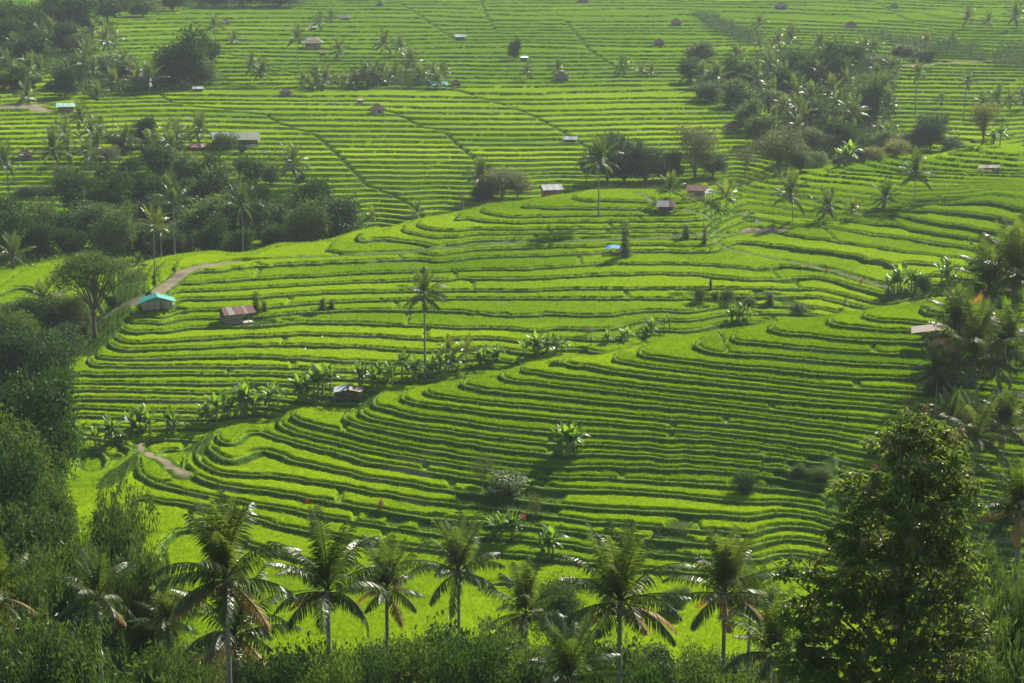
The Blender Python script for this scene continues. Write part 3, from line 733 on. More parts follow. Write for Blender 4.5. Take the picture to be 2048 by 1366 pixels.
# banana plants: a few stems each with broad arching leaves
def banana_mesh(seed, nst, nl=8, L=2.1, h=2.0):
    rs = np.random.default_rng(seed); g = G(); st_ = G()
    for k in range(nst):
        bx, by = rs.normal(0, .55, 2)*(nst > 1); hh = h*rs.uniform(.65, 1.1); tube(st_, [[bx, by, 0], [bx+.05, by, hh*.5], [bx+.08, by+.04, hh]], [.14, .11, .07], 7)
        for i in range(nl):
            az = i*2.4 + rs.uniform(-.4, .4) + k; f = i/(nl-1); el = R(84) - R(66)*f + rs.uniform(-.15, .15); dr = R(25) + R(85)*f*rs.uniform(.6, 1.2); l = L*rs.uniform(.75, 1.1)
            s = np.linspace(0, 1, 8); ee = el - dr*s**1.5; c = np.cumsum(np.concatenate([[0], np.cos(ee[:-1])])*l/7); z = np.cumsum(np.concatenate([[0], np.sin(ee[:-1])])*l/7)
            hor = np.array([math.cos(az), math.sin(az), 0]); sd = np.array([-math.sin(az), math.cos(az), 0])
            P = np.array([bx+.08, by, hh]) + c[:,None]*hor; P[:,2] += z
            wd = .30*np.sin(np.pi*np.clip(s*.9+.06, 0, 1))**.7*rs.uniform(.8, 1.15); tilt = rs.uniform(-.5, .5)
            A_ = P + sd*wd[:,None] + np.array([0,0,1.])*(wd*(-.35+tilt*.5))[:,None]; B_ = P - sd*wd[:,None] + np.array([0,0,1.])*(wd*(-.35-tilt*.5))[:,None]
            V = np.concatenate([A_, P, B_]); q = np.arange(7); F = np.concatenate([np.stack([q, q+1, q+9, q+8], -1), np.stack([q+8, q+9, q+17, q+16], -1)])
            g.add(V, F, np.clip(rs.uniform(.1, 1), 0, 1))
    return g.mesh('leaves', M_banana), st_.mesh('stems', simple('banana_stem', (.20,.20,.07), .6, .3, 3), True)
BANA = [banana_mesh(1, 3), banana_mesh(2, 2), banana_mesh(3, 1, 9), banana_mesh(4, 4, 7)]
def banana(x, y, s, v, label, group=None, rot=0):
    l, t_ = BANA[v % 4]; r = link('banana_plant', None); r.location = (x, y, float(gz(x, y)[0])-.05); r.scale = (s, s, s); r.rotation_euler.z = rot
    tag(r, label, 'banana plant', group); link('leaves', l, r); link('stems', t_, r); return r
# ---------------------------------------------------------------- placing by where a thing stands
def wD(u, D, v=683):
    a, y, w = ray(u, v); return a/y*D, D
ORD = ['first','second','third','fourth','fifth','sixth','seventh','eighth','ninth','tenth','eleventh','twelfth','thirteenth','fourteenth','fifteenth','sixteenth','seventeenth','eighteenth','nineteenth','twentieth','twenty-first','twenty-second','twenty-third','twenty-fourth','twenty-fifth','twenty-sixth','twenty-seventh','twenty-eighth','twenty-ninth','thirtieth']
def number(objs, what, where):
    """labels for a run of look-alikes, told apart by their order across the slope"""
    def uu(o): return proj(*o.location)[0]
    os_ = sorted(objs, key=uu); hs = sorted(o.get('_h', 1) for o in os_); tall = hs[int(len(hs)*.8)] if len(hs) > 4 else 1e9; low = hs[int(len(hs)*.2)] if len(hs) > 4 else -1
    for i, o in enumerate(os_):
        h = o.get('_h', 1); a = 'tall ' if h > tall else ('low ' if h < low else '')
        n = len(os_); w = 'leftmost' if i == 0 else ('rightmost' if i == n-1 else f'{ORD[min(i, 29)]} from the left')
        o['label'] = f'{a}{what} {where}, {w}'
    for o in os_:
        if '_h' in o: del o['_h']
def palm_px(u, vb, vt, wpx, kind, label=None, group=None, var=None, tk=None, D=None, rot=None):
    if D is None: x, y = hit(u, vb)
    else: x, y = wD(u, D, (vb+vt)/2)
    s = wpx*y/F_PX/(5.0 if kind == 'far' else 5.8); g_ = float(gz(x, y)[0]); zt = at_D(u, vt, y)[2]
    h = max(zt - g_ - 3.1*s, 1.0 if kind == 'young' else 1.6)
    r = palm(x, y, h, kind, label, group, s, var=var, tk=tk, rot=rot); r['_h'] = h; return r
def tree_px(u, vb, vt, wpx, kind, label=None, group=None, name='tree', cat='tree', D=None, rot=None):
    if D is None: x, y = hit(u, vb)
    else: x, y = wD(u, D, (vb+vt)/2)
    g_ = float(gz(x, y)[0]); zt = at_D(u, vt, y)[2]; h = max(zt-g_, .8)
    r = tree(x, y, h, wpx*y/F_PX, kind, label, group, name, cat, rot); r['_h'] = h; return r
# ---- the coconut palms nearest to us
NP = 'tall coconut palms in front of the valley paddy'
def near_palm(u, vh, D, wpx, label, var, rot=0, tk=3, group=NP, kind='near', base=None):
    """vh: image row of the heart where the fronds meet"""
    x, y = wD(u, D, vh); s = wpx*y/F_PX/6.8; g_ = float(gz(x, y)[0]); zt = at_D(u, vh, y)[2]
    r = palm(x, y, max(zt-g_, .9), kind, label, group, s, rot=rot, var=var, tk=tk); return r
near_palm(452, 1150, 104, 300, 'largest coconut palm with orange drooping lower fronds, left of the valley paddy', 0, .5)
near_palm(655, 1175, 116, 265, 'coconut palm with upright fronds and long arched side fronds, beside the orange-fronded palm', 1, 2.2)
near_palm(773, 1172, 138, 190, 'slender coconut palm with wind-bent fronds between the paddy and the second big palm', 2, 1.1)
near_palm(917, 1138, 176, 205, 'coconut palm with its whole bare trunk standing before the bright valley paddy', 3, .2)
near_palm(1052, 1222, 148, 185, 'short dark coconut palm with an upright plume beside the conical dark tree', 1, 3.9)
near_palm(1240, 1195, 112, 285, 'big coconut palm with brown hanging fronds right of the dark conical tree', 2, 5.0)
near_palm(1450, 1180, 122, 240, 'coconut palm with shiny fronds and brown fruit stalks left of the big leafy tree', 0, 3.3)
near_palm(1500, 1205, 138, 150, 'smaller coconut palm whose trunk stands just behind the shiny-fronded palm', 3, 1.3)
near_palm(1550, 1300, 104, 215, 'low coconut palm with fallen pale fronds at the foot of the big leafy tree', 1, .9)
near_palm(1140, 1350, 98, 230, 'coconut palm showing only its top fronds at the bottom edge of the picture', 3, 2.7)
near_palm(470, 1262, 118, 260, 'lower coconut palm hidden behind the trunk of the orange-fronded palm', 2, 4.1)
near_palm(195, 1190, 112, 170, 'half hidden coconut palm rising out of the left bamboo thicket', 1, 5.5)
near_palm(-15, 1185, 100, 220, 'coconut palm cut by the left edge among the bamboo', 0, 1.9)
near_palm(335, 1240, 128, 150, 'small coconut palm between the bamboo and the orange-fronded palm', 3, .6)
near_palm(2040, 1015, 104, 190, 'coconut palm cut by the right edge with upright dry-tipped fronds', 2, 3.0)
near_palm(1985, 1262, 110, 150, 'low young coconut palm behind the reeds in the lower right corner', 1, 4.4)
# ---- the palms on the right shoulder of the near spur
RP = 'coconut palms on the right shoulder of the near spur'
for u, vh, vb, w, var, rot, lb in [
   (1917, 660, 800, 125, 0, 1.0, 'leafy coconut palm right of the ruined shelter, its trunk in front of the terraces'),
   (1962, 715, 850, 165, 1, 2.6, 'broad glossy coconut palm below the ruined shelter palms'),
   (1985, 570, 700, 135, 2, .3, 'dark upright coconut palm above the right end of the near spur'),
   (2036, 545, 720, 150, 3, 4.0, 'coconut palm cut by the right edge above the near spur'),
   (1898, 840, 960, 90, 1, 5.1, 'narrow coconut palm behind the top of the big leafy tree'),
   (1950, 870, 1015, 120, 3, 2.0, 'coconut palm with a thin bare trunk right of the big leafy tree top'),
   (2025, 700, 830, 120, 1, 3.4, 'coconut palm at the right edge just below the edge-cut one'),
   (2010, 850, 960, 105, 0, .9, 'coconut palm with ragged fronds at the right edge above the corner reeds'),
   (1872, 745, 850, 80, 2, 1.9, 'small coconut palm hugging the dark round tree below the shelter')]:
    x, y = hit(u, vb); near_palm(u, vh, y, w*1.32, lb, var, rot, var, RP)
# ---- palms standing in the terraces
for a in [
 (850, 752, 540, 92, 'mid', 'lone tall slim coconut palm rising from the banana gully in the middle', 0, 3),
 (898, 738, 672, 54, 'young', 'small yellow-green palm just right of the lone tall palm', 0, 3),
 (932, 735, 672, 60, 'young', 'young palm on a bare mound beside the banana row', 1, 3),
 (1197, 432, 278, 82, 'mid', 'solitary tall coconut palm on the crest of the middle hill', 1, 3),
 (1340, 400, 345, 66, 'young', 'yellowish young palm behind the stilt hut', 0, 3),
 (1452, 420, 357, 68, 'young', 'yellowish bushy young palm right of the rusty-roofed house', 1, 3),
 (1586, 446, 350, 78, 'mid', 'wind-combed coconut palm right of the path junction and its sign', 2, 1),
 (1654, 442, 378, 64, 'mid', 'coconut palm with one yellow hanging frond beyond the path junction', 0, 3),
 (1706, 440, 396, 50, 'young', 'short palm on the dark bank left of the bushy terrace corner', 0, 3),
 (1770, 418, 365, 58, 'mid', 'low coconut palm at the foot of the upper right terraces', 1, 3),
 (1829, 408, 305, 78, 'mid', 'coconut palm with thin ragged fronds in the upper right terraces', 2, 3),
 (310, 545, 412, 78, 'young', 'yellow-fronded palm beside the dirt path on the left', 1, 3),
 (323, 520, 432, 50, 'mid', 'thin dark palm just behind the yellow-fronded palm by the path', 2, 0),
 (279, 568, 505, 42, 'young', 'small palm on the grassy bank left of the dirt path', 0, 3),
 (95, 672, 563, 66, 'mid', 'dark coconut palm left of the umbrella-shaped tree', 0, 1)]:
    r = palm_px(*a[:5], a[5], None, a[6], a[7]); del r['_h']
def palms(tab, kind, what, where, group, D=None):
    L = []
    for a in tab: L.append(palm_px(a[0], a[1], a[2], a[3], a[4] if len(a) > 4 and isinstance(a[4], str) else kind, 'x', group, D=(a[4] if len(a) > 4 and not isinstance(a[4], str) else D)))
    number(L, what, where); return L
palms([(484,520,372,74,452),(347,520,355,84,458),(25,560,468,80,420)], 'mid', 'coconut palm', 'in front of the dark left forest', 'coconut palms in front of the dark left forest')
palms([(18,402,288,66),(108,378,262,66),(178,372,278,54),(160,285,205,54),(203,290,238,36),(250,310,248,56),(400,292,228,62),(352,285,242,46),(585,378,290,72),(290,270,240,40)], 'mid', 'coconut palm', 'around the long barn above the dark forest', 'coconut palms around the long barn')
palms([(962,402,320,62),(833,432,402,46,'young'),(742,437,412,40,'young')], 'mid', 'palm', 'behind the crest left of the solitary palm', 'palms behind the crest of the middle hill')
palms([(102,98,35,40),(50,80,28,52),(168,190,100,44),(186,178,112,40),(55,205,165,44),(196,196,168,40),(300,188,125,54),(272,185,138,40),(12,145,100,44),(432,125,30,34),(470,88,62,26),(395,172,150,30)], 'far', 'hazy coconut palm', 'on the upper left far slope', 'coconut palms on the upper left far slope')
palms([(597,140,52,40),(678,120,76,36),(640,70,25,30),(662,44,18,26),(526,170,115,42),(502,168,110,36),(630,175,135,36),(770,130,62,40),(801,112,72,34),(822,146,98,44),(750,174,124,44),(846,168,130,40),(868,165,125,32),(886,160,124,30),(692,175,142,30),(712,178,145,34),(608,172,140,30)], 'far', 'coconut palm', 'along the upper middle far slope', 'coconut palms along the middle of the far slope')
palms([(1055,160,124,28),(1115,156,119,30),(1248,150,114,34),(1282,152,128,26),(1304,152,124,30)], 'far', 'little palm', 'beside the thatched huts under the top slope', 'little palms along the terrace under the top slope')
palms([(1518,70,27,32),(1518,104,72,24),(1580,100,50,46),(1556,112,60,34),(1470,150,86,36),(1640,122,66,36),(1727,132,72,40),(1748,126,74,30),(1402,176,120,44),(1562,190,124,48),(1690,190,136,36),(1782,212,115,34),(1831,232,122,36),(1926,246,142,34),(1882,216,184,24),(1853,96,64,26),(1902,96,64,28)], 'far', 'pale hazy coconut palm', 'across the upper right valley', 'coconut palms across the upper right valley')
palms([(1932,58,14,34),(1976,62,24,28),(2030,62,2,44),(1622,236,166,44),(1670,262,180,44),(1706,285,192,56),(1655,272,232,40),(1741,252,228,40),(1762,272,250,36),(1782,286,246,40),(2020,236,178,34),(1996,232,172,40),(2044,222,176,34),(1965,236,186,34),(1540,128,84,34)], 'far', 'coconut palm', 'in the misty gully or at the right edge', 'coconut palms in the misty right gully')
def scatter(poly, n, w0, w1, h0, h1, what, where, group, seed):
    rs_ = np.random.default_rng(seed); L = []; us = [p[0] for p in poly]; vs = [p[1] for p in poly]
    while len(L) < n:
        u, v = rs_.uniform(min(us), max(us)), rs_.uniform(min(vs), max(vs))
        c = False
        for i in range(len(poly)):
            (x0, y0), (x1, y1) = poly[i-1], poly[i]
            if (y0 > v) != (y1 > v) and u < (x1-x0)*(v-y0)/(y1-y0)+x0: c = not c
        if not c: continue
        L.append(palm_px(u, v, v-rs_.uniform(h0, h1), rs_.uniform(w0, w1), 'far', 'x', group))
    number(L, what, where)
scatter([(1390,190),(1440,150),(1580,130),(1700,120),(1790,170),(1800,290),(1700,310),(1560,300),(1470,230)], 26, 34, 52, 45, 78, 'feathery palm', 'scattered in the misty right wood', 'palms scattered in the misty right wood', 4)
scatter([(10,130),(70,90),(190,70),(230,110),(330,160),(320,195),(150,200),(30,185)], 16, 34, 50, 40, 70, 'feathery palm', 'in the upper left wood', 'palms scattered in the upper left wood', 5)
scatter([(600,182),(640,165),(880,165),(880,178),(700,184)], 8, 36, 50, 30, 48, 'low palm', 'in the belt across the middle far slope', 'low palms in the belt across the far slope', 6)
scatter([(130,300),(240,290),(400,300),(380,330),(200,360),(140,350)], 8, 46, 62, 50, 80, 'feathery palm', 'at the back of the left forest', 'palms at the back of the left forest', 7)
# ---- trees
def trees(tab, what, where, group, name='tree', cat='tree'):
    L = [tree_px(a[0], a[1], a[2], a[3], a[4], 'x', group, name, cat, D=(a[5] if len(a) > 5 else None)) for a in tab]
    number(L, what, where); return L
FT = []
rs = np.random.default_rng(5)
for D, u0, u1, st_, h0, kinds in ((590, 255, 540, 58, 11, ('far','fargreen')), (552, 215, 620, 56, 13, ('far','fargreen')), (515, 170, 665, 56, 14.5, ('fargreen','far','far')), (484, 20, 700, 60, 15, ('bigcrown','fargreen','bigcrown')), (461, -40, 690, 66, 12.5, ('bigcrown','far','bigcrown'))):
    u = u0
    while u < u1:
        uu = u + rs.uniform(-10, 10); hh = h0*rs.uniform(.62, 1.2); 
        x, y = wD(uu, D + rs.uniform(-8, 8)); vt_ = np.interp(uu, [0,100,180,250,330,400,430,520,570,620,680,720], [405,392,352,312,290,300,318,322,332,352,388,425])
        hh = max(3.0, min(hh, (at_D(uu, vt_, y)[2]-float(gz(x, y)[0]))*rs.uniform(1.02, 1.22))); k = kinds[rs.integers(len(kinds))]; o = tree(x, y, hh, hh*rs.uniform(.62, .85), k, 'x', 'trees of the dark left forest'); o['_h'] = hh; FT.append((D, o)); u += st_
for D, nm in ((590, 'in the back row of the left forest'), (552, 'in the fourth row of the left forest'), (515, 'in the middle row of the left forest'), (484, 'in the second row of the left forest'), (461, 'in the front row of the left forest')):
    number([o for d, o in FT if d == D], 'evergreen tree', nm)
trees([(30,100,2,100,'far'),(95,70,-18,90,'far'),(150,70,-14,80,'far'),(215,45,-20,80,'far'),(62,130,58,76,'far'),(8,110,30,70,'far'),(286,34,-22,60,'fargreen'),(345,22,-30,60,'far'),(425,14,-30,56,'far'),(487,14,-34,70,'far'),(560,14,-30,80,'far'),(125,105,40,60,'far'),(160,110,62,50,'fargreen')], 'dark hazy tree', 'of the wood at the upper left corner', 'trees of the wood at the upper left corner')
trees([(372,172,52,86,'far'),(350,160,92,56,'far'),(416,132,76,42,'far'),(398,172,104,60,'fargreen'),(334,175,132,50,'far'),(220,152,104,60,'fargreen'),(145,176,110,56,'far'),(130,196,132,46,'far'),(246,168,116,50,'fargreen'),(25,180,132,60,'far'),(285,175,142,40,'fargreen'),(60,175,150,40,'far')], 'hazy round tree', 'above the left hand far fields', 'trees above the left hand far fields')
trees([(70,440,372,70,'green',545),(30,420,368,60,'round',560),(130,360,330,44,'shrub'),(240,300,262,56,'green'),(290,292,230,44,'far'),(450,300,262,40,'shrub'),(215,330,290,50,'olive')], 'small tree', 'below the palms left of the long barn', 'small trees left of the long barn')
trees([(1003,400,330,88,'olive'),(972,402,362,54,'round'),(1035,400,352,50,'olive')], 'bushy tree', 'behind the crest beside the tall palm', 'bushy trees behind the crest')
trees([(1213,366,262,84,'round'),(1250,368,276,88,'round'),(1290,368,284,80,'round'),(1340,362,300,50,'round'),(1390,358,246,84,'olive'),(1425,356,300,50,'round'),(1490,352,290,54,'sparse'),(1560,348,252,88,'olive'),(1600,346,300,46,'green')], 'tree', 'in the row beside the solitary crest palm', 'trees in a row behind the crest')
trees([(1400,122,76,52,'fargreen'),(1382,165,120,46,'far'),(1450,170,112,56,'far'),(1500,172,118,56,'far'),(1602,172,100,70,'far'),(1652,182,78,92,'far'),(1690,150,86,66,'far'),(1574,204,134,58,'far'),(1740,206,166,50,'fargreen'),(1548,234,176,58,'fargreen'),(1622,246,196,60,'far'),(1682,258,204,66,'far'),(1736,252,160,54,'far'),(1760,140,110,60,'fargreen'),(1808,110,86,50,'fargreen'),(1850,122,100,40,'far'),(1475,215,150,50,'fargreen'),(1420,205,160,50,'fargreen')], 'hazy tree', 'in the misty wood of the right valley', 'trees in the misty wood of the right valley')
trees([(1500,262,188,50,'fargreen'),(1520,290,226,56,'fargreen'),(1605,302,246,70,'green'),(1645,306,266,60,'green'),(1682,304,238,60,'far'),(1718,318,272,60,'far'),(1765,300,256,50,'fargreen'),(1580,330,282,60,'green'),(1630,332,300,46,'shrub'),(1690,326,296,40,'yellow')], 'misty green tree', 'in the gully behind the right hand crest', 'trees in the gully behind the right hand crest')
for a in [(1862,300,224,66,'round','dark round tree standing on the right hand crest'),(1826,302,262,52,'green','mid green tree leaning on the dark round crest tree'),(1790,312,280,60,'yellow','low yellowish hedge bush on the right hand crest'),(1745,322,294,44,'yellow','smaller yellowish bush left of the crest hedge'),(1900,300,270,44,'dark_shrub','dark bush between the round crest tree and the cone-shaped tree'),
   (1964,292,206,50,'cone','yellow-green tree shaped like an upturned cone on the right hand crest'),
   (190,678,492,150,'umbrella','umbrella-shaped tree with a bare forked trunk left of the dirt path'),
   (1251,515,444,22,'column','slim columnar tree beside the blue tarp shelter'),(1372,476,448,15,'column','small clipped column shrub by the footpath junction'),(1409,488,452,10,'column','thin post-like shrub right of the clipped column shrub'),
   (513,628,584,17,'column','slim vine-covered pole right of the rusty shed'),(529,624,600,13,'column','short bushy column right of the rusty shed'),(645,617,596,13,'column','left one of the two small dark bushes on the terrace edge'),(664,617,598,13,'column','right one of the two small dark bushes on the terrace edge'),
   (1539,612,583,19,'column','egg-shaped dark bush above the near spur crest'),(1431,600,580,16,'shrub','round bush beside the dark stone shrine'),(1455,604,575,24,'shrub','wider bush two steps right of the dark stone shrine'),(1500,614,592,26,'shrub','pale bush in the weedy garden right of the shrine'),(1400,600,574,18,'shrub','thin bush left of the dark stone shrine'),
   (1848,592,546,26,'round','dark leaning bush left of the upright dark palm'),(1880,806,704,58,'round','dark round tree under the broad glossy palm'),
   (968,972,910,50,'sparse','wispy grey-green sapling beside the white-flowering shrub'),(1175,672,650,26,'sparse','small flat-topped sapling on the banana gully terrace'),
   (1596,624,604,36,'shrub','pale leafy shrub at the crest of the near spur'),(870,640,560,1,'',''),
   (1000,640,560,1,'',''),(224,616,590,22,'dark_shrub','small dark bush behind the turquoise-roofed hut'),(298,606,578,13,'dark_shrub','dark little bush touching the turquoise roof'),(1029,120,76,22,'far','reddish-topped bushy tree by the little far shed'),
   (1490,982,940,44,'dark_shrub','dark shrub on the bank in the lower right terraces'),(1640,960,930,40,'shrub','pale weedy shrub on the bank near the big leafy tree'),(1600,950,925,30,'shrub','leafy weed clump on the bank above the dark shrub'),
   (1070,1050,985,30,'sparse','thin sapling behind the right red-leaved plant'),(1360,1080,1040,34,'sparse','leafless twiggy bush above the right hand palms')]:
    if not a[4]: continue
    if a[4] == 'umbrella':
        TREE['umbrella'] = [tree_mesh(40, 12, 11, M_green, 1500, 9, .30, .15, .36, .5, 10, lobes=[(math.cos(i*2.4)*r_, math.sin(i*2.4)*r_, 10.6-.16*r_*r_*.5+(i%3)*.35-.9, 1.45, 1.45, .55) for i, r_ in enumerate(np.linspace(.4, 4.9, 26))]+[(1.5,.5,7.6,1.5,1.3,.5),(-2.2,-.4,7.0,1.1,1.0,.45)], tr=.26, droop=.05, shell=.2)]
    cat = 'bush' if ('bush' in a[5] or 'shrub' in a[5] or 'weed' in a[5]) else 'tree'
    r = tree_px(a[0], a[1], a[2], a[3], a[4], a[5], None, 'bush' if cat == 'bush' else 'tree', cat); del r['_h']
# the white flowering shrub
x, y = hit(1012, 985); wf = tree(x, y, 3.0, 4.4, 'shrub', 'round shrub covered in white blossoms on the grassy bank', None, 'flowering_shrub', 'shrub')
g = G(); rs = np.random.default_rng(9); c, d, k = crown_points(rs, lobes_round(rs, 3, 3.6, 9, .1), 210, .9); leaves(g, c, d + rs.normal(0, .5, c.shape), norm(rs.normal(size=c.shape)), .20, .18, rs.uniform(0, 1, 210)); link('blossom', g.mesh('blossom', M_white), wf)
# left side: big dark trees under the left edge
trees([(45,0,738,165,'round',228),(-20,0,800,150,'green',215),(78,0,790,60,'green',250),(72,0,668,110,'round',300),(40,0,640,120,'round',305),(104,0,645,80,'round',330),(8,0,620,90,'green',330),(62,0,585,84,'round',352),(130,0,585,74,'green',355),(146,0,622,36,'round',356),(20,0,600,70,'green',365),(80,0,730,95,'round',262),(-10,0,880,130,'round',195),(60,0,915,100,'green',205)], 'big dark leafy tree', 'down the shady left bank', 'big dark trees down the left bank')
# foreground greenery
trees([(870,1400,1255,225,'round',128),(1015,1400,1262,190,'green',138),(1122,1330,1152,100,'green',184),(1352,1234,1170,56,'green'),(975,1278,1232,40,'sparse'),(1420,1420,1300,160,'green',112),(600,1420,1290,170,'green',112),(720,1400,1300,120,'round',120),(2035,1290,1145,120,'round',130),(1900,1420,1300,180,'green',110),(1330,1400,1330,120,'round',125),(330,1420,1280,140,'green',118),(820,1400,1275,140,'green',124),(930,1400,1268,150,'round',120),(1080,1400,1285,130,'green',122),(1240,1400,1320,110,'green',118),(540,1400,1300,130,'round',108),(1500,1400,1325,120,'green',108),(660,1400,1310,120,'green',104),(1985,1300,1075,80,'green',165),(2045,1300,1110,80,'olive',150),(1930,1300,1120,70,'green',140),(1975,1300,1180,100,'round',128),(1290,1400,1300,120,'round',114),(1180,1400,1285,110,'round',124),(700,1400,1280,120,'round',126),(2005,0,770,60,'green',262),(2046,0,830,70,'round',244),(1985,0,905,56,'olive',232),(2045,0,985,70,'green',214),(1160,1420,1320,110,'dark_shrub',112)], 'leafy tree', 'in the foreground thicket along the bottom', 'leafy trees in the foreground thicket')
F2 = []
for i, u in enumerate(range(230, 1640, 78)):
    uu = u + rs.uniform(-22, 22); D = rs.uniform(150, 172); vt = 1268 + rs.uniform(-22, 30) + (34 if 560 < u < 720 or u > 1340 else 0)
    F2.append(tree_px(uu, 0, vt, rs.uniform(95, 150), ('green', 'round', 'olive', 'shrub', 'round')[i % 5], 'x', 'bushy trees below the valley paddy', D=D))
number(F2, 'bushy tree', 'in the belt below the valley paddy')
B_ = 0
for u, vt, D, w, v, lb in [(105,1165,86,330,0,'big feathery bamboo clump filling the lower left corner'),(300,1262,96,230,1,'feathery bamboo clump right of the corner clump'),
   (230,938,150,190,1,'grey-green bamboo clump rising before the left nose of the spur'),(60,960,145,230,0,'wide bamboo clump against the left edge under the dark trees'),(150,1040,128,230,1,'tangled bamboo clump in the middle of the left thicket'),(290,1030,132,170,0,'thin leaning bamboo clump next to the largest palm'),(15,1080,118,220,1,'dark bamboo clump at the left edge behind the cut palm'),
   (-20,1200,90,230,1,'bamboo clump cut by the left edge in the corner')]:
    x, y = wD(u, D, vt); h = at_D(u, vt, y)[2] - float(gz(x, y)[0]); bamboo(x, y, h*1.12, w*y/F_PX*1.05, v, lb, rot=B_*1.3); B_ += 1
for u, vt, D, w, lb in [(2040,1225,72,170,'reedy bamboo with long pale leaves in the lower right corner'),(1930,1290,80,150,'reedy bamboo spray left of the corner reeds'),(2060,1060,76,150,'long-leaved bamboo reaching in from the right edge')]:
    x, y = wD(u, D, vt); h = at_D(u, vt, y)[2] - float(gz(x, y)[0]); bamboo(x, y, h*1.12, w*y/F_PX*1.1, 2, lb, 'bamboo on the right side', rot=B_*1.3); B_ += 1
# the big leafy tree with seed heads, close on the right
def big_tree():
    D = 80.0; x, y = wD(1800, D, 1100); g0 = float(gz(x, y)[0]); top = at_D(1800, 795, D)[2]; h = top - g0; rs = np.random.default_rng(77)
    sc = D/F_PX; lb = []
    def L_(u, v, rx, rz, dy=0): lb.append(((u-1800)*sc, dy, at_D(u, v, D)[2]-g0, rx*sc, rx*sc, rz*sc))
    for a in [(1822,840,42,40),(1775,890,50,45,.5),(1860,905,62,50,-.5),(1900,890,40,40,.6),(1720,985,62,55,.3),(1800,980,80,60,-.8),(1900,985,70,55,.4),(1690,1060,50,45,-.4),(1740,1080,80,55,.6),(1840,1070,80,60,.2),(1905,1085,48,60,-.5),
              (1610,1130,42,35,.2),(1660,1165,65,45,-.6),(1740,1180,80,55,.2),(1830,1170,85,60,-.5),(1905,1190,50,55,.3),(1640,1235,60,40,.5),(1700,1270,80,50,0),(1790,1270,90,60,-.9),(1880,1280,70,60,.4),(1640,1330,75,45,-.3),(1720,1350,90,60,.6),(1820,1370,95,60,-.2),(1900,1370,70,60,.5),(1560,1135,25,14,0),(1590,1215,50,34,.3),(1590,1300,60,40,-.2),(1950,1130,42,44,.2),(1955,1240,50,50,-.3),(1960,1340,55,50,.3),(1850,860,46,36,.3),(1930,960,40,34,.1)]: L_(*a)
    r = link('leafy_tree', None); r.location = (x, y, g0-.2); tag(r, 'big leafy tree with brown seed heads rising close on the right', 'tree')
    lb[:] = [(a[0], a[1], a[2], a[3]*1.15, a[4]*1.15, a[5]*1.1) for a in lb]; g = G(); n = 2700; c, d, k = crown_points(rs, lb, n, .15); per = 9
    # whorls of drooping leaves at twig ends
    az = rs.uniform(0, 6.28, (n, 1)) + np.arange(per)/per*6.28; el = rs.uniform(-.9, .25, (n, per))
    dirs = np.stack([np.cos(az)*np.cos(el), np.sin(az)*np.cos(el), np.sin(el)], -1).reshape(-1, 3); pos = np.repeat(c, per, 0) + rs.normal(0, .04, (n*per, 3)); m = len(pos)
    leaves(g, pos, dirs, norm(rs.normal(0, .3, (m, 3))+[0,0,1.]), rs.uniform(.26, .46, m), rs.uniform(.10, .16, m), np.clip(np.repeat(rs.uniform(0, .8, n), per) + rs.uniform(0, .25, m), 0, 1), .10)
    link('crown', g.mesh('crown', M_big), r)
    t_ = G(); s = np.linspace(0, 1, 12); P = np.stack([.35*np.sin(s*4)*s, .2*np.cos(s*3)*s, s*h*.97], -1); tube(t_, P, np.linspace(.24, .03, 12), 8)
    for b in lb:
        c0 = np.array(b[:3]); i = int(np.clip((c0[2]/h-.12)*11, 0, 10)); m_ = (P[i]+c0)/2+[0,0,.15]; tube(t_, [P[i], m_, c0, c0*1.0+(c0-m_)*.6], [.085, .05, .028, .008], 5)
    link('trunk', t_.mesh('trunk', M_bark, True), r)
    f = G(); nf = 130; c, d, k = crown_points(rs, lb[:20], nf, .95)
    pos = np.repeat(c, 44, 0) + rs.normal(0, .13, (nf*44, 3)); m = len(pos); leaves(f, pos, rs.normal(size=(m, 3)), norm(rs.normal(size=(m, 3))), rs.uniform(.05, .10, m), .05, rs.uniform(0, 1, m))
    link('seed_heads', f.mesh('seed_heads', M_flower), r)
big_tree()
# ---- bananas
def bananas(tab, where, group, s=1.0):
    L = []
    for i, a in enumerate(tab):
        x, y = hit(a[0]+rs.uniform(-5, 5), a[1]); o = banana(x, y, (a[2] if len(a) > 2 else 1.0)*s*rs.uniform(.85, 1.15), i, 'x', group, i*1.9); o['_h'] = 1; L.append(o)
    number(L, 'banana plant', where)
bananas([(118,905),(160,893),(195,903),(222,890),(268,868,1.2),(290,868,1.4),(330,868,1.1),(348,866,.8),(415,848,1.0),(437,846,1.2),(462,840,1.0),(486,832,1.2),(508,826,1.0),(538,818,1.1),(560,812,1.0),(596,804,.9)], 'behind the left nose of the near spur', 'banana plants behind the left nose of the near spur', 1.15)
bananas([(622,792,1.1),(640,790,1.3),(660,786,1.1),(728,778,1.0),(750,774,1.2),(778,768,1.0),(806,763,1.2),(828,758,1.0),(868,752,1.0),(882,748,1.0),(905,745,.9),(958,732,.8),(984,726,.9),(1000,722,.8),(1050,716,.9),(1075,712,1.0),(1100,707,1.0),(1118,704,.9),(1180,692,.6),(1215,686,.6),(1250,680,.7)], 'in the gully behind the middle of the near spur', 'banana plants in the gully of the near spur', 1.12)
bananas([(1290,672,.8),(1308,668,.9),(1340,662,.8),(1462,646,.7),(1478,644,.9),(1494,642,.8),(1692,616,.7)], 'peeping over the right part of the near crest', 'banana plants over the right part of the near crest', 1.0)
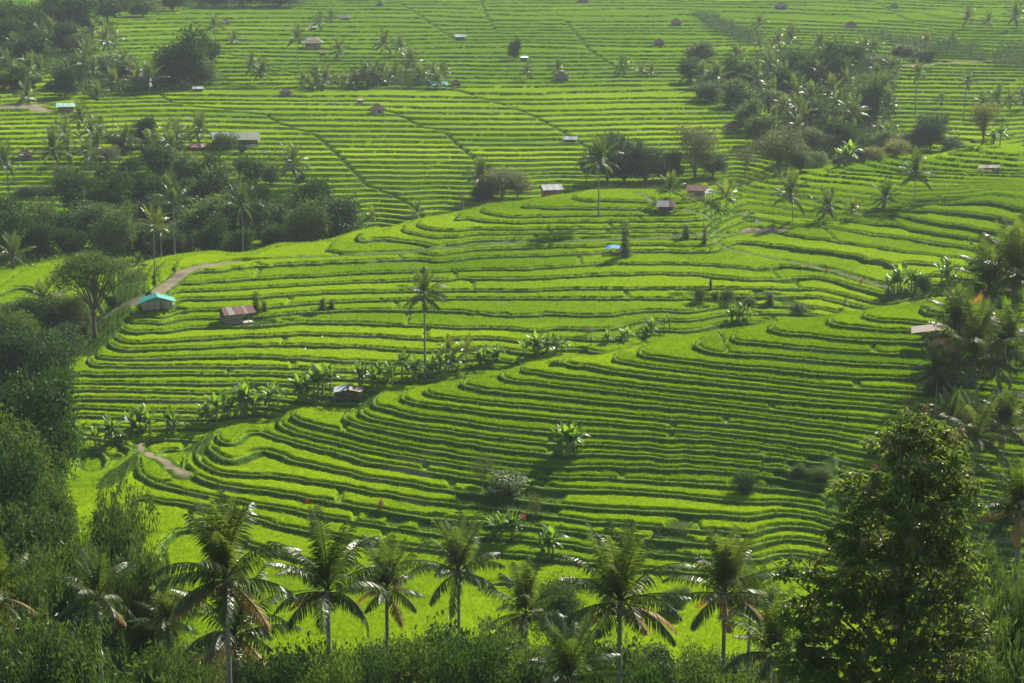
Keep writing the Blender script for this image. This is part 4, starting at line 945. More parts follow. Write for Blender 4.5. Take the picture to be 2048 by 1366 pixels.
bananas([(1783,582,1.1),(1800,584,1.2),(1818,580,1.2),(1835,582,1.0),(1886,570,1.2),(1900,575,1.1),(1905,780,1.2),(1918,768,1.2),(1895,740,1.0),(1925,650,1.0)], 'among the palms at the right side', 'banana plants among the right hand palms', 1.1)
bananas([(1126,905,1.0),(1143,905,1.1),(1135,903,.9)], 'in the lone clump amid the near terraces', 'banana plants in the lone clump amid the near terraces', 1.1)
bananas([(1092,1112,1.0),(1106,1112,1.1),(1008,1082,1.0),(1022,1080,.9),(990,1072,.9)], 'on the edge of the bright valley paddy', 'banana plants on the edge of the valley paddy', 1.0)
bananas([(1688,332,1.2),(1700,330,1.3),(1540,300,1.2),(1530,268,1.4),(1512,262,1.4),(1490,262,1.3),(2002,292,1.2),(1985,290,1.0)], 'along the right hand crest', 'banana plants along the right hand crest', 1.3)
# red leaved plants on the path side
def cord_mesh():
    g = G(); rs = np.random.default_rng(3); n = 60; h = rs.uniform(.5, 1.5, n); pos = np.stack([rs.normal(0, .06, n), rs.normal(0, .06, n), h], -1); d = norm(np.stack([rs.normal(size=n), rs.normal(size=n), rs.uniform(.1, .9, n)], -1))
    leaves(g, pos, d, np.tile([0,0,1.], (n, 1)), .55, .14, rs.uniform(0, 1, n), .1); t_ = G(); tube(t_, [[0,0,0],[.02,0,.7],[0,.02,1.5]], [.04,.03,.015], 5); return g.mesh('leaves', M_redleaf), t_.mesh('stem', M_bark)
cm_, ct_ = cord_mesh()
for u, v, s_, lb in [(762,1018,1.0,'bright red-leaved plant on the bank above the slender palm'),(1046,1040,1.0,'dark red-leaved plant at the end of the grassy path in the lower middle'),(614,1003,.8,'small reddish plant on the long light bund'),(1653,545,1.1,'red-leaved plant beside the upper footpath'),(1722,570,1.1,'dark red-leaved plant midway down the right footpath'),(1776,588,1.0,'dark red-leaved plant at the lower end of the right footpath')]:
    x, y = hit(u, v); r = link('red_leaved_plant', None); r.location = (x, y, float(gz(x, y)[0])); r.scale = (s_*.72,)*3; tag(r, lb, 'plant'); link('leaves', cm_, r); link('stem', ct_, r)
# ---------------------------------------------------------------- huts, signs, people
def box(g, c, s, tone=.5, rz=0, top=None):
    """box with centre c, full size s; top=(sx, sy) tapers the upper face"""
    x, y, z = np.array(s)/2; tx_, ty_ = (x, y) if top is None else (top[0]/2, top[1]/2)
    V = np.array([(-x,-y,-z),(x,-y,-z),(x,y,-z),(-x,y,-z),(-tx_,-ty_,z),(tx_,-ty_,z),(tx_,ty_,z),(-tx_,ty_,z)])
    if rz: c_, s_ = math.cos(rz), math.sin(rz); V = V @ np.array([[c_, s_, 0], [-s_, c_, 0], [0, 0, 1]])
    g.add(V + np.array(c), np.array([[0,3,2,1],[4,5,6,7],[0,1,5,4],[1,2,6,5],[2,3,7,6],[3,0,4,7]]), tone)
def slab(g, P, th=.06, tone=.5):
    """a thick sheet through four corner points"""
    P = np.array(P, float); n_ = norm(np.cross(P[1]-P[0], P[3]-P[0])); Q = P - n_*th
    V = np.concatenate([P, Q]); g.add(V, np.array([[0,1,2,3],[7,6,5,4],[0,4,5,1],[1,5,6,2],[2,6,7,3],[3,7,4,0]]), tone)
def corr(g, P, n=None, th=.05, tones=None):
    """corrugated sheets laid side by side from P0-P3 (left) to P1-P2 (right); P0,P1 eave, P2,P3 ridge"""
    P = np.array(P, float); W_ = np.linalg.norm(P[1]-P[0]); n = n or max(3, int(W_/.75)); rs = np.random.default_rng(int(W_*100))
    nn = norm(np.cross(P[1]-P[0], P[3]-P[0])); nn = nn*np.sign(nn[2])
    for i in range(n):
        a, b = i/n, (i+1)/n; t_ = rs.uniform(0, 1) if tones is None else tones[i % len(tones)]; m = 6; over = rs.uniform(-.05, .12)
        s = np.linspace(a, b, m+1)[:,None]; lo = P[0]+(P[1]-P[0])*s + (P[0]-P[3])*.02*over*20*.2; hi = P[3]+(P[2]-P[3])*s
        wv = (np.arange(m+1) % 2)[:,None]*nn*.035 + nn*.012*(i % 2); T_ = np.concatenate([lo+wv, hi+wv]); B = T_ - nn*th
        k = np.arange(m); F = [np.stack([k, k+1, k+m+2, k+m+1], -1), np.stack([k+2*m+2, k+3*m+3, k+3*m+4, k+2*m+3], -1), np.stack([k, k+2*m+2, k+2*m+3, k+1], -1), np.stack([k+m+1, k+m+2, k+3*m+4, k+3*m+3], -1)]
        g.add(np.concatenate([T_, B]), np.concatenate(F), t_)
def tone_mat(name, stops, rough=.6, metal=0, spec=.4, nz=2.5, stretch=None):
    t = NT(name); n_ = t.noise(nz, 5, .65); f = t.math('ADD', t.math('MULTIPLY', t.attr('tone'), .8), t.math('MULTIPLY', n_, .4))
    m = t.surf(t.ramp(f, stops), rough, spec=spec)
    for nd in t.n:
        if nd.type == 'BSDF_PRINCIPLED': nd.inputs['Metallic'].default_value = metal
    return m
M_wood = tone_mat('weathered_board', [(.1, (.09,.07,.05)), (.5, (.19,.155,.115)), (.95, (.33,.28,.22))], .85, 0, .15)
M_bambwall = tone_mat('woven_bamboo', [(.1, (.20,.17,.11)), (.6, (.33,.28,.19)), (1, (.48,.43,.32))], .8, 0, .2)
M_pale = tone_mat('pale_plaster', [(.1, (.35,.32,.26)), (.9, (.60,.57,.50))], .85, 0, .2)
M_brick = tone_mat('raw_brick', [(.1, (.25,.10,.06)), (.9, (.42,.20,.12))], .9, 0, .1)
M_rust = tone_mat('rusty_tin', [(.15, (.13,.045,.028)), (.55, (.19,.065,.038)), (.8, (.24,.14,.10)), (1.0, (.34,.34,.32))], .65, .0, .25)
M_tin = tone_mat('bare_tin', [(.1, (.17,.18,.18)), (.6, (.27,.29,.29)), (1, (.38,.41,.42))], .65, .05, .25)
M_barn = tone_mat('old_blue_tin', [(.0, (.24,.38,.46)), (.30, (.40,.45,.47)), (.50, (.21,.23,.15)), (.75, (.24,.27,.20)), (1, (.33,.29,.17))], .65, .0, .25)
M_teal = tone_mat('turquoise_tin', [(.1, (.015,.20,.18)), (.9, (.045,.33,.29))], .6, 0, .3)
M_teal_d = tone_mat('turquoise_wall', [(.1, (.02,.20,.16)), (.5, (.16,.20,.14)), (.9, (.03,.30,.25))], .6, 0, .3)
M_pgreen = tone_mat('pale_green_tin', [(.1, (.22,.40,.30)), (.9, (.36,.54,.42))], .45, .1, .4)
M_thatch = tone_mat('dark_thatch', [(.1, (.045,.032,.022)), (.6, (.10,.075,.055)), (1, (.17,.14,.11))], .95, 0, .05, 6)
M_thatch_l = tone_mat('pale_thatch', [(.1, (.20,.17,.11)), (.9, (.38,.33,.24))], .95, 0, .05, 6)
M_tarp = tone_mat('blue_tarp', [(.1, (.012,.09,.30)), (.7, (.025,.18,.50)), (1, (.15,.35,.62))], .35, 0, .5, 1.5)
M_stone = tone_mat('black_stone', [(.1, (.015,.015,.016)), (.9, (.06,.06,.06))], .8, 0, .3)
M_cloth = tone_mat('white_cloth', [(.1, (.70,.72,.70)), (.9, (.85,.86,.84))], .7, 0, .2)
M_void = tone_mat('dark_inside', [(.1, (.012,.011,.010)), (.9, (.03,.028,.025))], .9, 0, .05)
PM = {}
def part(r, name, g, mat, smooth=False): return link(name, g.mesh(name, mat, smooth), r)
def site(u, v, name, label, cat, rz=0, group=None, D=None, s=1.0, lift=.05):
    x, y = hit(u, v) if D is None else wD(u, D, v)
    r = link(name, None); r.location = (x, y, float(gz(x, y)[0])+lift); r.rotation_euler.z = rz + math.atan2(-x, y); r.scale = (s, s, s); tag(r, label, cat, group); return r, y
def boards(g, x0, x1, y, z0, z1, horiz=True, tone=None, th=.05, axis='x', gap=.015, w=.2):
    rs = np.random.default_rng(int(abs(x0*31+x1*17+y*7)*10)+1); L = (z1-z0) if horiz else (x1-x0); n = max(1, int(L/w)); st_ = L/n
    for i in range(n):
        t_ = rs.uniform(0, 1) if tone is None else tone
        if horiz: c, s = ((x0+x1)/2, y, z0+(i+.5)*st_), (x1-x0, th+.01*(i % 2), st_-gap)
        else: c, s = (x0+(i+.5)*st_, y, (z0+z1)/2), (st_-gap, th+.01*(i % 2), z1-z0)
        if axis == 'y': c = (c[1], c[0], c[2]); s = (s[1], s[0], s[2])
        box(g, c, s, t_)
def room(r, w, d, h, mat, horiz=True, door=True, open_front=False, name='wall', window=True):
    g = G(); boards(g, -w/2, w/2, d/2, 0, h, horiz); boards(g, -d/2, d/2, -w/2, 0, h, horiz, axis='y'); boards(g, -d/2, d/2, w/2, 0, h, horiz, axis='y')
    if not open_front:
        if door:
            boards(g, -w/2, -.45+w*.12, -d/2, 0, h, horiz); boards(g, .45+w*.12, w/2, -d/2, 0, h, horiz); boards(g, -.45+w*.12, .45+w*.12, -d/2, min(1.9, h-.1), h, horiz)
        else: boards(g, -w/2, w/2, -d/2, 0, h, horiz)
    part(r, name, g, mat)
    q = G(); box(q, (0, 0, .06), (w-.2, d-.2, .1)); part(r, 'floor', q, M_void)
    if door and not open_front: q = G(); boards(q, -.45+w*.12, .45+w*.12, -d/2+.06, .03, min(1.9, h-.1), False, w=.3); part(r, 'door', q, M_wood)
def gable(r, w, d, h, rise, mat, ov=.45, wallmat=None, along='x', name='roof', tones=None):
    g = G()
    if along == 'x':
        corr(g, [(-w/2-ov, -d/2-ov, h-.1), (w/2+ov, -d/2-ov, h-.1), (w/2+ov, 0, h+rise), (-w/2-ov, 0, h+rise)], tones=tones)
        corr(g, [(w/2+ov, d/2+ov, h-.1), (-w/2-ov, d/2+ov, h-.1), (-w/2-ov, 0, h+rise-.01), (w/2+ov, 0, h+rise-.01)], tones=tones)
    else:
        corr(g, [(-w/2-ov, d/2+ov, h-.1), (-w/2-ov, -d/2-ov, h-.1), (0, -d/2-ov, h+rise), (0, d/2+ov, h+rise)], tones=tones)
        corr(g, [(w/2+ov, -d/2-ov, h-.1), (w/2+ov, d/2+ov, h-.1), (0, d/2+ov, h+rise-.01), (0, -d/2-ov, h+rise-.01)], tones=tones)
    part(r, name, g, mat)
    if wallmat:
        q = G(); e_ = rise*.88
        if along == 'x':
            for sx in (-1, 1): q.add([(sx*w/2, -d/2, h), (sx*w/2, d/2, h), (sx*w/2, 0, h+e_), (sx*w/2-.05*sx, -d/2, h), (sx*w/2-.05*sx, d/2, h), (sx*w/2-.05*sx, 0, h+e_)], [[0,1,2],[5,4,3]])
        else:
            for sy in (-1, 1): q.add([(-w/2, sy*d/2, h), (w/2, sy*d/2, h), (0, sy*d/2, h+e_), (-w/2, sy*d/2-.05*sy, h), (w/2, sy*d/2-.05*sy, h), (0, sy*d/2-.05*sy, h+e_)], [[0,1,2],[5,4,3]])
        part(r, 'gable', q, wallmat)
def hip(r, w, d, h, rise, mat, ov=.7, ridge=.25):
    g = G(); nl = 7; rs = np.random.default_rng(int(w*10))
    for i in range(nl):                                    # overlapping courses of thatch
        f0, f1 = i/nl, (i+1)/nl
        def ring(f, dz): a = (w/2+ov)*(1-f)+(w*ridge/2)*f; b = (d/2+ov)*(1-f)+.08*f; z = h-.25+(rise+.25)*f+dz; return [(-a,-b,z),(a,-b,z),(a,b,z),(-a,b,z)]
        V = ring(f0, .02) + ring(f0, .13) + ring(min(1, f1+.04), .10); V = np.array(V) + rs.normal(0, .02, (12, 3))
        F = [[j, (j+1) % 4, 4+(j+1) % 4, 4+j] for j in range(4)] + [[4+j, 4+(j+1) % 4, 8+(j+1) % 4, 8+j] for j in range(4)]
        g.add(V, np.array(F), rs.uniform(.1, .9))
    box(g, (0, 0, h+rise+.08), (w*ridge+.3, .3, .16)); part(r, 'roof', g, mat)
def posts(r, xs, ys, h, rad=.07, name='post', mat=None, z0=-.6):
    for x in xs:
        for y in ys:
            g = G(); tube(g, [(x, y, z0), (x+.02, y, h/2), (x, y, h)], [rad*1.1, rad, rad], 7); part(r, name, g, mat or M_wood, True)
def thatched(u, v, wpx, label, dark=True, wall=None, rz=.15, open_=False, group='thatched field huts'):
    r, y = site(u, v, 'thatched_hut', label, 'hut', rz, group); w = .88*wpx*y/F_PX; w0 = w/1.45; d = w0*.75; h = max(1.2, w0*.40)
    room(r, w0, d, h, wall or M_wood, open_front=open_); hip(r, w0, d, h, w0*.34, M_thatch if dark else M_thatch_l, w0*.2, .3)
    posts(r, (-w0/2-w0*.14, w0/2+w0*.14), (-d/2-w0*.12,), h, .06*max(1, w0/4)); return r
# big named buildings
r, y = site(314, 615, 'farm_hut', 'long low hut with a turquoise tin roof beside the dirt path', 'hut', .05); w = 6.4; d = 4.2; r.scale = (.80, .80, .78)
room(r, w, d, 1.9, M_bambwall, horiz=False); gable(r, w+.3, d, 1.9, 1.15, M_teal, .55, M_teal_d, along='y')
g = G(); box(g, (1.6, -d/2-.14, .75), (2.4, .08, .10)); box(g, (3.5, -.6, .9), (.9, 2.2, .08), rz=.2); part(r, 'bench', g, M_wood)
r, y = site(463, 645, 'wooden_shed', 'board shed with a rusty striped tin roof and an open porch', 'shed', .38); w = 3.3; d = 2.6
room(r, w, d, 2.0, M_wood, door=False)
g = G(); e_ = [.05,.15,.95,.9,.2,.35,.5,.25,.85,.3,.2,.3,.1]
g2 = G(); corr(g2, [(-w/2-.35, -d/2-.45, 1.9), (w/2+2.4, -d/2-.45, 1.9), (w/2+2.2, 0, 3.0), (-w/2-.35, 0, 3.0)], 12, tones=e_); corr(g2, [(w/2+2.2, d/2+.4, 2.0), (-w/2-.35, d/2+.4, 2.0), (-w/2-.35, 0, 2.99), (w/2+2.2, 0, 2.99)], 12, tones=e_[::-1]); part(r, 'roof', g2, M_rust)
posts(r, (w/2+1.0, w/2+2.0), (-d/2, d/2), 2.05, .07); g = G(); box(g, (w/2+1.1, 0, .12), (2.2, 2.6, .14), .9); part(r, 'platform', g, M_pale)
r, y = site(697, 800, 'field_shelter', 'open shelter with a split tin roof at the crest of the near spur', 'shelter', -.05); 
g = G(); corr(g, [(-2.4,-1.3,1.75),(-.3,-1.3,2.15),(-.1,1.2,2.5),(-2.3,1.2,2.1)], 3, tones=[.9,.7,1]); part(r, 'tin_roof', g, M_tin)
g = G(); corr(g, [(.1,-1.3,2.2),(2.4,-1.3,1.7),(2.3,1.2,2.0),(.1,1.2,2.5)], 3, tones=[.9,.6,.8]); part(r, 'board_roof', g, M_wood)
posts(r, (-2.2, -.2, 2.1), (-1.1, 1.1), 1.9, .06); g = G(); box(g, (-1.2, .2, .55), (1.9, 1.6, .1), .2); box(g, (-1.2, 1.0, .95), (1.9, .06, .7), .1); part(r, 'bench', g, M_wood); g = G(); box(g, (1.9, .6, .55), (.7, .7, .9), .8); part(r, 'brick_stack', g, M_brick)
r, y = site(1331, 425, 'stilt_hut', 'small shelter on posts with a pale and rusty tin roof below the yellowish palm', 'hut', 0); w, d = 3.6, 2.4
posts(r, (-1.7, 1.7), (-1.1, 1.1), 1.75, .08); g = G(); corr(g, [(-2.1,-1.45,1.62),(2.1,-1.45,1.62),(1.9,.1,2.75),(-1.9,.1,2.75)], 6, tones=[1,.98,.97,.99,.15,.6]); corr(g, [(1.9,1.5,1.7),(-1.9,1.5,1.7),(-1.9,.1,2.74),(1.9,.1,2.74)], 6); part(r, 'roof', g, M_rust)
g = G(); box(g, (0, 0, .45), (3.2, 2.1, .1), .4); part(r, 'platform', g, M_wood); g = G(); box(g, (0, .95, .9), (3.0, .06, .8), .2); part(r, 'back_wall', g, M_wood)
r, y = site(1393, 394, 'farm_hut', 'bamboo hut with a rusty red main roof and a grey tin lean-to', 'hut', -.1); w, d = 3.8, 2.8
room(r, w, d, 1.7, M_bambwall, horiz=False); gable(r, w, d, 1.7, .95, M_rust, .4, M_wood, tones=[.1,.2,.3,.25,.15]); g = G(); corr(g, [(1.6,-2.2,1.25),(4.0,-2.2,1.15),(3.7,.2,1.75),(1.7,.2,1.9)], 3); part(r, 'lean_to_roof', g, M_tin); posts(r, (1.9, 3.7), (-1.9,), 1.2, .06)
r, y = site(1102, 392, 'brick_hut', 'little brick hut with a grey roof just behind the middle crest', 'hut', .25, D=452); w, d = 3.8, 3.0
g0 = 0; r.location.z = max(r.location.z, at_D(1102, 384, 452)[2]-1.2); room(r, w, d, 2.0, M_brick, window=False); gable(r, w, d, 2.0, .9, M_tin, .5, M_brick)
q = G(); box(q, (0, 0, -1.6), (w, d, 3.2), .4); part(r, 'foundation', q, M_brick)
r, y = site(1230, 508, 'tarp_shelter', 'shelter under an arched bright blue tarpaulin in the middle terraces', 'shelter', 0)
g = G(); s = np.linspace(0, 1, 9)
for j in range(8):
    def q_(i): a = -1.9+3.8*s[i]; return a, 1.45+.62*math.sin(math.pi*(s[i]*.85+.12))
    (a0, z0), (a1, z1) = q_(j), q_(j+1); slab(g, [(a0,-1.2,z0-.15),(a1,-1.2,z1-.15),(a1,1.2,z1+.1),(a0,1.2,z0+.1)], .03, (.4,.6,.95,.9,.6,.5,.4,.3)[j])
slab(g, [(1.7,-1.2,.55),(2.05,-1.2,.55),(1.9,-1.15,1.6),(1.65,-1.15,1.7)], .03, .2); part(r, 'tarpaulin', g, M_tarp); posts(r, (-1.6, -.5, .2, 1.6), (-1.0,), 1.6, .05); posts(r, (-1.6, 1.6), (1.0,), 1.6, .06)
r, y = site(1868, 692, 'ruined_shelter', 'ruined wooden shelter with a sagging plank roof beside the right hand palms', 'shelter', .1); r.scale = (1.0,)*3
g = G(); slab(g, [(-3.2,-1.3,2.0),(.2,-1.3,2.5),(.3,1.2,2.9),(-3.0,1.2,2.4)], .06, .9); slab(g, [(0,-1.3,2.55),(1.6,-1.3,2.2),(1.6,1.3,2.4),(.1,1.3,2.85)], .06, .3); part(r, 'roof', g, M_wood)
posts(r, (-1.4, -.3, 1.2), (-1.1, 1.0), 2.3, .07)
g = G()
for i in range(8): box(g, (.5, -1.05+.03*(i % 2), .3+i*.22), (1.9, .07, .12), .3+.08*i)
for i in range(6): tube(g, [(-.9+.2*i, -1.1, 0), (-.8+.22*i, -1.0, 2.1)], .035, 5, .8)
part(r, 'slats', g, M_wood)
r, y = site(1978, 346, 'lean_to', 'low brushwood lean-to with a mended pale roof in the upper right terraces', 'shelter', -.1)
g = G(); corr(g, [(-2.7,-1.2,1.1),(2.6,-1.2,1.5),(2.4,1.2,1.9),(-2.4,1.2,1.6)], 6); part(r, 'roof', g, M_wood); posts(r, (-2.3, -.2, .9, 2.3), (-1.0, 1.0), 1.4, .06)
g = G(); boards(g, 1.0, 2.4, -1.0, 0, 1.3, False); part(r, 'wall', g, M_wood); g = G(); box(g, (-.8, 0, .55), (2.6, 1.6, .1)); part(r, 'bench', g, M_wood)
r, y = site(474, 291, 'long_barn', 'long barn with a patched blue and mossy tin roof above the dark forest', 'barn', 0); k = 92*y/F_PX; w, d = k*.93, k*.42
g = G(); n = 9
for sx in (-1, 1): box(g, (sx*w/2, 0, .8), (.14, d, 1.6), .5)
box(g, (0, d/2, 1.4), (w-.1, .14, 2.8), .5); box(g, (0, -d/2, .45), (w-.16, .14, .9), .6); part(r, 'wall', g, M_pale); posts(r, np.linspace(-w/2+.3, w/2-.3, 6), (-d/2+.2,), 2.5, .10)
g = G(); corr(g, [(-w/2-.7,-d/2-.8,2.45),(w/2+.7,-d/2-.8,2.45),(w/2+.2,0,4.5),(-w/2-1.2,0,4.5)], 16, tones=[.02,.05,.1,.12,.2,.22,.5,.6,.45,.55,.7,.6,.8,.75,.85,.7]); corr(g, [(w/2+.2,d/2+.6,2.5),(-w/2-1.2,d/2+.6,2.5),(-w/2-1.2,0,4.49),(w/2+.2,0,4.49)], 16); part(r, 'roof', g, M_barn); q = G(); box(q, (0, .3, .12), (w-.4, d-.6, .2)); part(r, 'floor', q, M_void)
r, y = site(396, 300, 'storage_shed', 'dark low shed roof left of the long barn, half under the palms', 'shed', .1); room(r, 4, 3, 1.6, M_wood, open_front=True); gable(r, 4, 3, 1.6, .8, M_rust, .4)
r, y = site(132, 224, 'roadside_hut', 'orange-walled hut with a pale green tin roof by the upper left road', 'hut', 0); k = 38*y/F_PX
room(r, k*.8, k*.45, 2.1, M_brick, window=False, open_front=False); g = G(); corr(g, [(-k/2,-k*.35,2.0),(k/2,-k*.35,2.0),(k/2,k*.2,3.0),(-k/2,k*.2,3.0)], 7); part(r, 'roof', g, M_pgreen); g = G(); corr(g, [(k/2,k*.5,2.2),(-k/2,k*.5,2.2),(-k/2,k*.2,2.99),(k/2,k*.2,2.99)], 7); part(r, 'rear_roof', g, M_pgreen)
for a in [(50,318,40,'dark thatched hut below the stubble bank at the far left',True,M_wood,.1),(97,180,30,'dark thatched hut in the shade above the upper left road',True,M_wood,-.2),(572,192,28,'small round-roofed thatched hut on the terrace left of centre',True,M_bambwall,.3),
   (755,227,40,'thatched hut with a pale front and dark doorway in the centre of the far slope',True,M_pale,.1),(1123,162,40,'wide dark thatched hut below the single little palm on the far slope',True,M_wood,0),(1466,260,44,'dark thatched hut at the right end of the far terraces by the gully',True,M_bambwall,.1),
   (1318,92,32,'thatched hut beside the pale banana clump near the top',True,M_brick,0),(1352,51,28,'tiny dark thatched hut near the top right of centre',True,M_wood,.2),(1166,6,28,'thatched hut cut by the top edge of the picture',True,M_wood,0),(1562,18,34,'hazy thatched hut high up right of centre under the top edge',True,M_wood,.1),
   (1788,17,24,'smallest hazy hut near the upper right corner',True,M_wood,0),(1702,56,32,'dark roofed hut with a white front in the upper right fields',True,M_pale,0),(452,50,24,'pointed thatched hut beside the tall columnar palm at the upper left',True,M_pale,.3),(626,97,50,'large pale thatched house among palms at the upper left',False,M_bambwall,0),
   (690,40,28,'pale thatched hut near the top left of centre',False,M_bambwall,0),(912,172,26,'reddish-brown roofed hut beside the turquoise one on the far terrace edge',True,M_brick,.1),(760,12,18,'tiny dark hut beside trees at the top edge',True,M_wood,0)]:
    thatched(*a[:4], dark=a[4], wall=a[5], rz=a[6])
def tinhut(u, v, wpx, label, mat, rz=0, h=1.5, name='tin_roofed_shed'):
    r, y = site(u, v, name, label, 'shed', rz, 'small tin roofed sheds'); k = .88*wpx*y/F_PX; room(r, k*.75, k*.5, h, M_wood, open_front=True); gable(r, k*.75, k*.5, h, k*.16, mat, k*.12); return r
tinhut(396,184,26,'open shed with a pale blue-grey tin roof right of the hazy trees',M_tin,.1); tinhut(627,61,18,'small white-roofed shed above the large pale thatched house',M_tin,0); tinhut(645,112,16,'tiny pinkish roofed shed under the large thatched house',M_rust,0)
tinhut(920,80,28,'dark shed with a torn grey roof beside bushes on the far slope',M_tin,.1); tinhut(1048,122,18,'small shed with a mossy green roof by the reddish tree',M_pgreen,.2); tinhut(878,172,40,'low shed with a turquoise ridge on the far terrace edge',M_teal,.1,1.0); tinhut(1141,284,34,'open shelter with a broken grey roof at the end of the long ditch',M_tin,-.1,1.3); tinhut(720,208,14,'tiny white shed left above the pale fronted thatched hut',M_pale,.1)
tinhut(652,392,26,'turquoise roofed shed half hidden behind the right end of the dark forest',M_teal,.1)
# shrine
r, y = site(1421, 580, 'stone_shrine', 'slender black stone shrine standing in the terraces', 'shrine')
g = G(); z = 0
for sz, hh in ((.75,.4),(.55,.35),(.42,.7)): box(g, (0,0,z+hh/2), (sz,sz,hh), .4, top=(sz*.92, sz*.92)); z += hh
part(r, 'pedestal', g, M_stone)
g = G()
for k in range(4): box(g, (0,0,z+.11), (.85-.13*k,.85-.13*k,.14), .6, top=(.5-.1*k,.5-.1*k)); box(g, (0,0,z+.26), (.34-.05*k,.34-.05*k,.2), .3); z += .34
part(r, 'tiered_roof', g, M_stone)
# sign board by the path junction
r, y = site(1514, 457, 'sign', 'small pale sign board on a post at the path junction', 'sign', .1); posts(r, (0,), (0,), 1.3, .04); g = G(); box(g, (0, -.06, 1.3), (.95, .05, .65)); part(r, 'board', g, M_cloth)
# utility pole
r, y = site(226, 262, 'utility_pole', 'thin grey pole in the fields left of centre above the palms', 'pole'); posts(r, (0,), (0,), 60*y/F_PX, .10, 'pole', M_stone if 0 else M_palmtrunk); g = G(); box(g, (0,0,60*y/F_PX-.5), (1.2,.1,.1)); part(r, 'crossarm', g, M_wood)
# dead tree
r, y = site(925, 412, 'dead_tree', 'bare dead tree trunk with thin twigs behind the middle crest', 'tree', D=455); r.location.z = max(r.location.z, at_D(925, 408, 455)[2]-2.5)
g = G(); tube(g, [(0,0,-1),(.05,0,2),(-.1,0,4.2),(-.4,.1,5.2)], [.26,.22,.12,.03], 7); tube(g, [(0,0,3),(-.6,0,4.6),(-.9,0,6.0)], [.09,.06,.02], 5); tube(g, [(-.05,0,3.8),(.4,.1,5.0),(.35,.1,5.9)], [.07,.05,.02], 5); tube(g, [(-.3,0,4),(-1.2,.1,5.0)], [.05,.015], 5); part(r, 'trunk', g, M_bark, True)
# bird scaring flags: a slim pole with a hanging cloth
def flag(u, v, h, label_i, lean=0):
    r, y = site(u, v, 'bird_scaring_flag', 'x', 'flag', 0, 'white bird-scaring flags on the slopes'); k = h*y/F_PX
    g = G(); tube(g, [(0,0,-.2),(lean*.5,0,k*.5),(lean,0,k*1.15)], .035, 5); part(r, 'pole', g, M_wood)
    g = G(); s = np.linspace(0, 1, 5); w = .42
    for i in range(4): slab(g, [(lean*.9+.03*i,-.05*i,k*(1.1-.2*s[i]*3)),(lean*.9+w+.05*i,.06*i,k*(1.05-.2*s[i]*3)),(lean*.9+w,.06*(i+1),k*(1.05-.2*s[i+1]*3)),(lean*.9+.03,-.05*(i+1),k*(1.1-.2*s[i+1]*3))], .02, .8)
    part(r, 'cloth', g, M_cloth); return r
FL = [flag(*a) for a in [(990,226,8,0),(1365,222,9,0),(668,214,7,0),(767,246,6,0),(773,247,6,0),(1272,264,9,0,.2),(895,382,9,0,.2),(737,402,7,0),(890,418,9,0),(912,32,5,0),(888,46,5,0),(997,40,5,0),(1428,262,12,0,.8),(1415,196,5,0),(736,150,4,0),(644,170,4,0)]]
number(FL, 'white cloth flag on a pole', 'in the far rice')
# two egrets
def egret(u, v, label):
    r, y = site(u, v, 'egret', label, 'bird', 1.2, 'white egrets in the rice', lift=.45)
    g = G(); s = np.linspace(-1, 1, 9); tube(g, np.stack([s*.22, 0*s, .35+.05*s], -1), .11*np.sqrt(np.maximum(1-s*s, .03)), 8, .8)
    tube(g, [(.16,0,.40),(.24,0,.55),(.20,0,.68),(.27,0,.76),(.30,0,.77)], [.045,.03,.025,.035,.02], 6, .8); o = part(r, 'body', g, M_cloth, True)
    g = G(); tube(g, [(.30,0,.77),(.42,0,.74)], [.014,.003], 5, .9); part(r, 'bill', g, M_yellow); g = G()
    for sy in (-.04, .04): tube(g, [(0,sy,.28),(.02,sy,.1),(-.01,sy,-.45)], .010, 4)
    part(r, 'legs', g, M_stone)
egret(644, 680, 'upper one of the two white egrets in the middle terraces'); egret(610, 704, 'lower one of the two white egrets in the middle terraces')
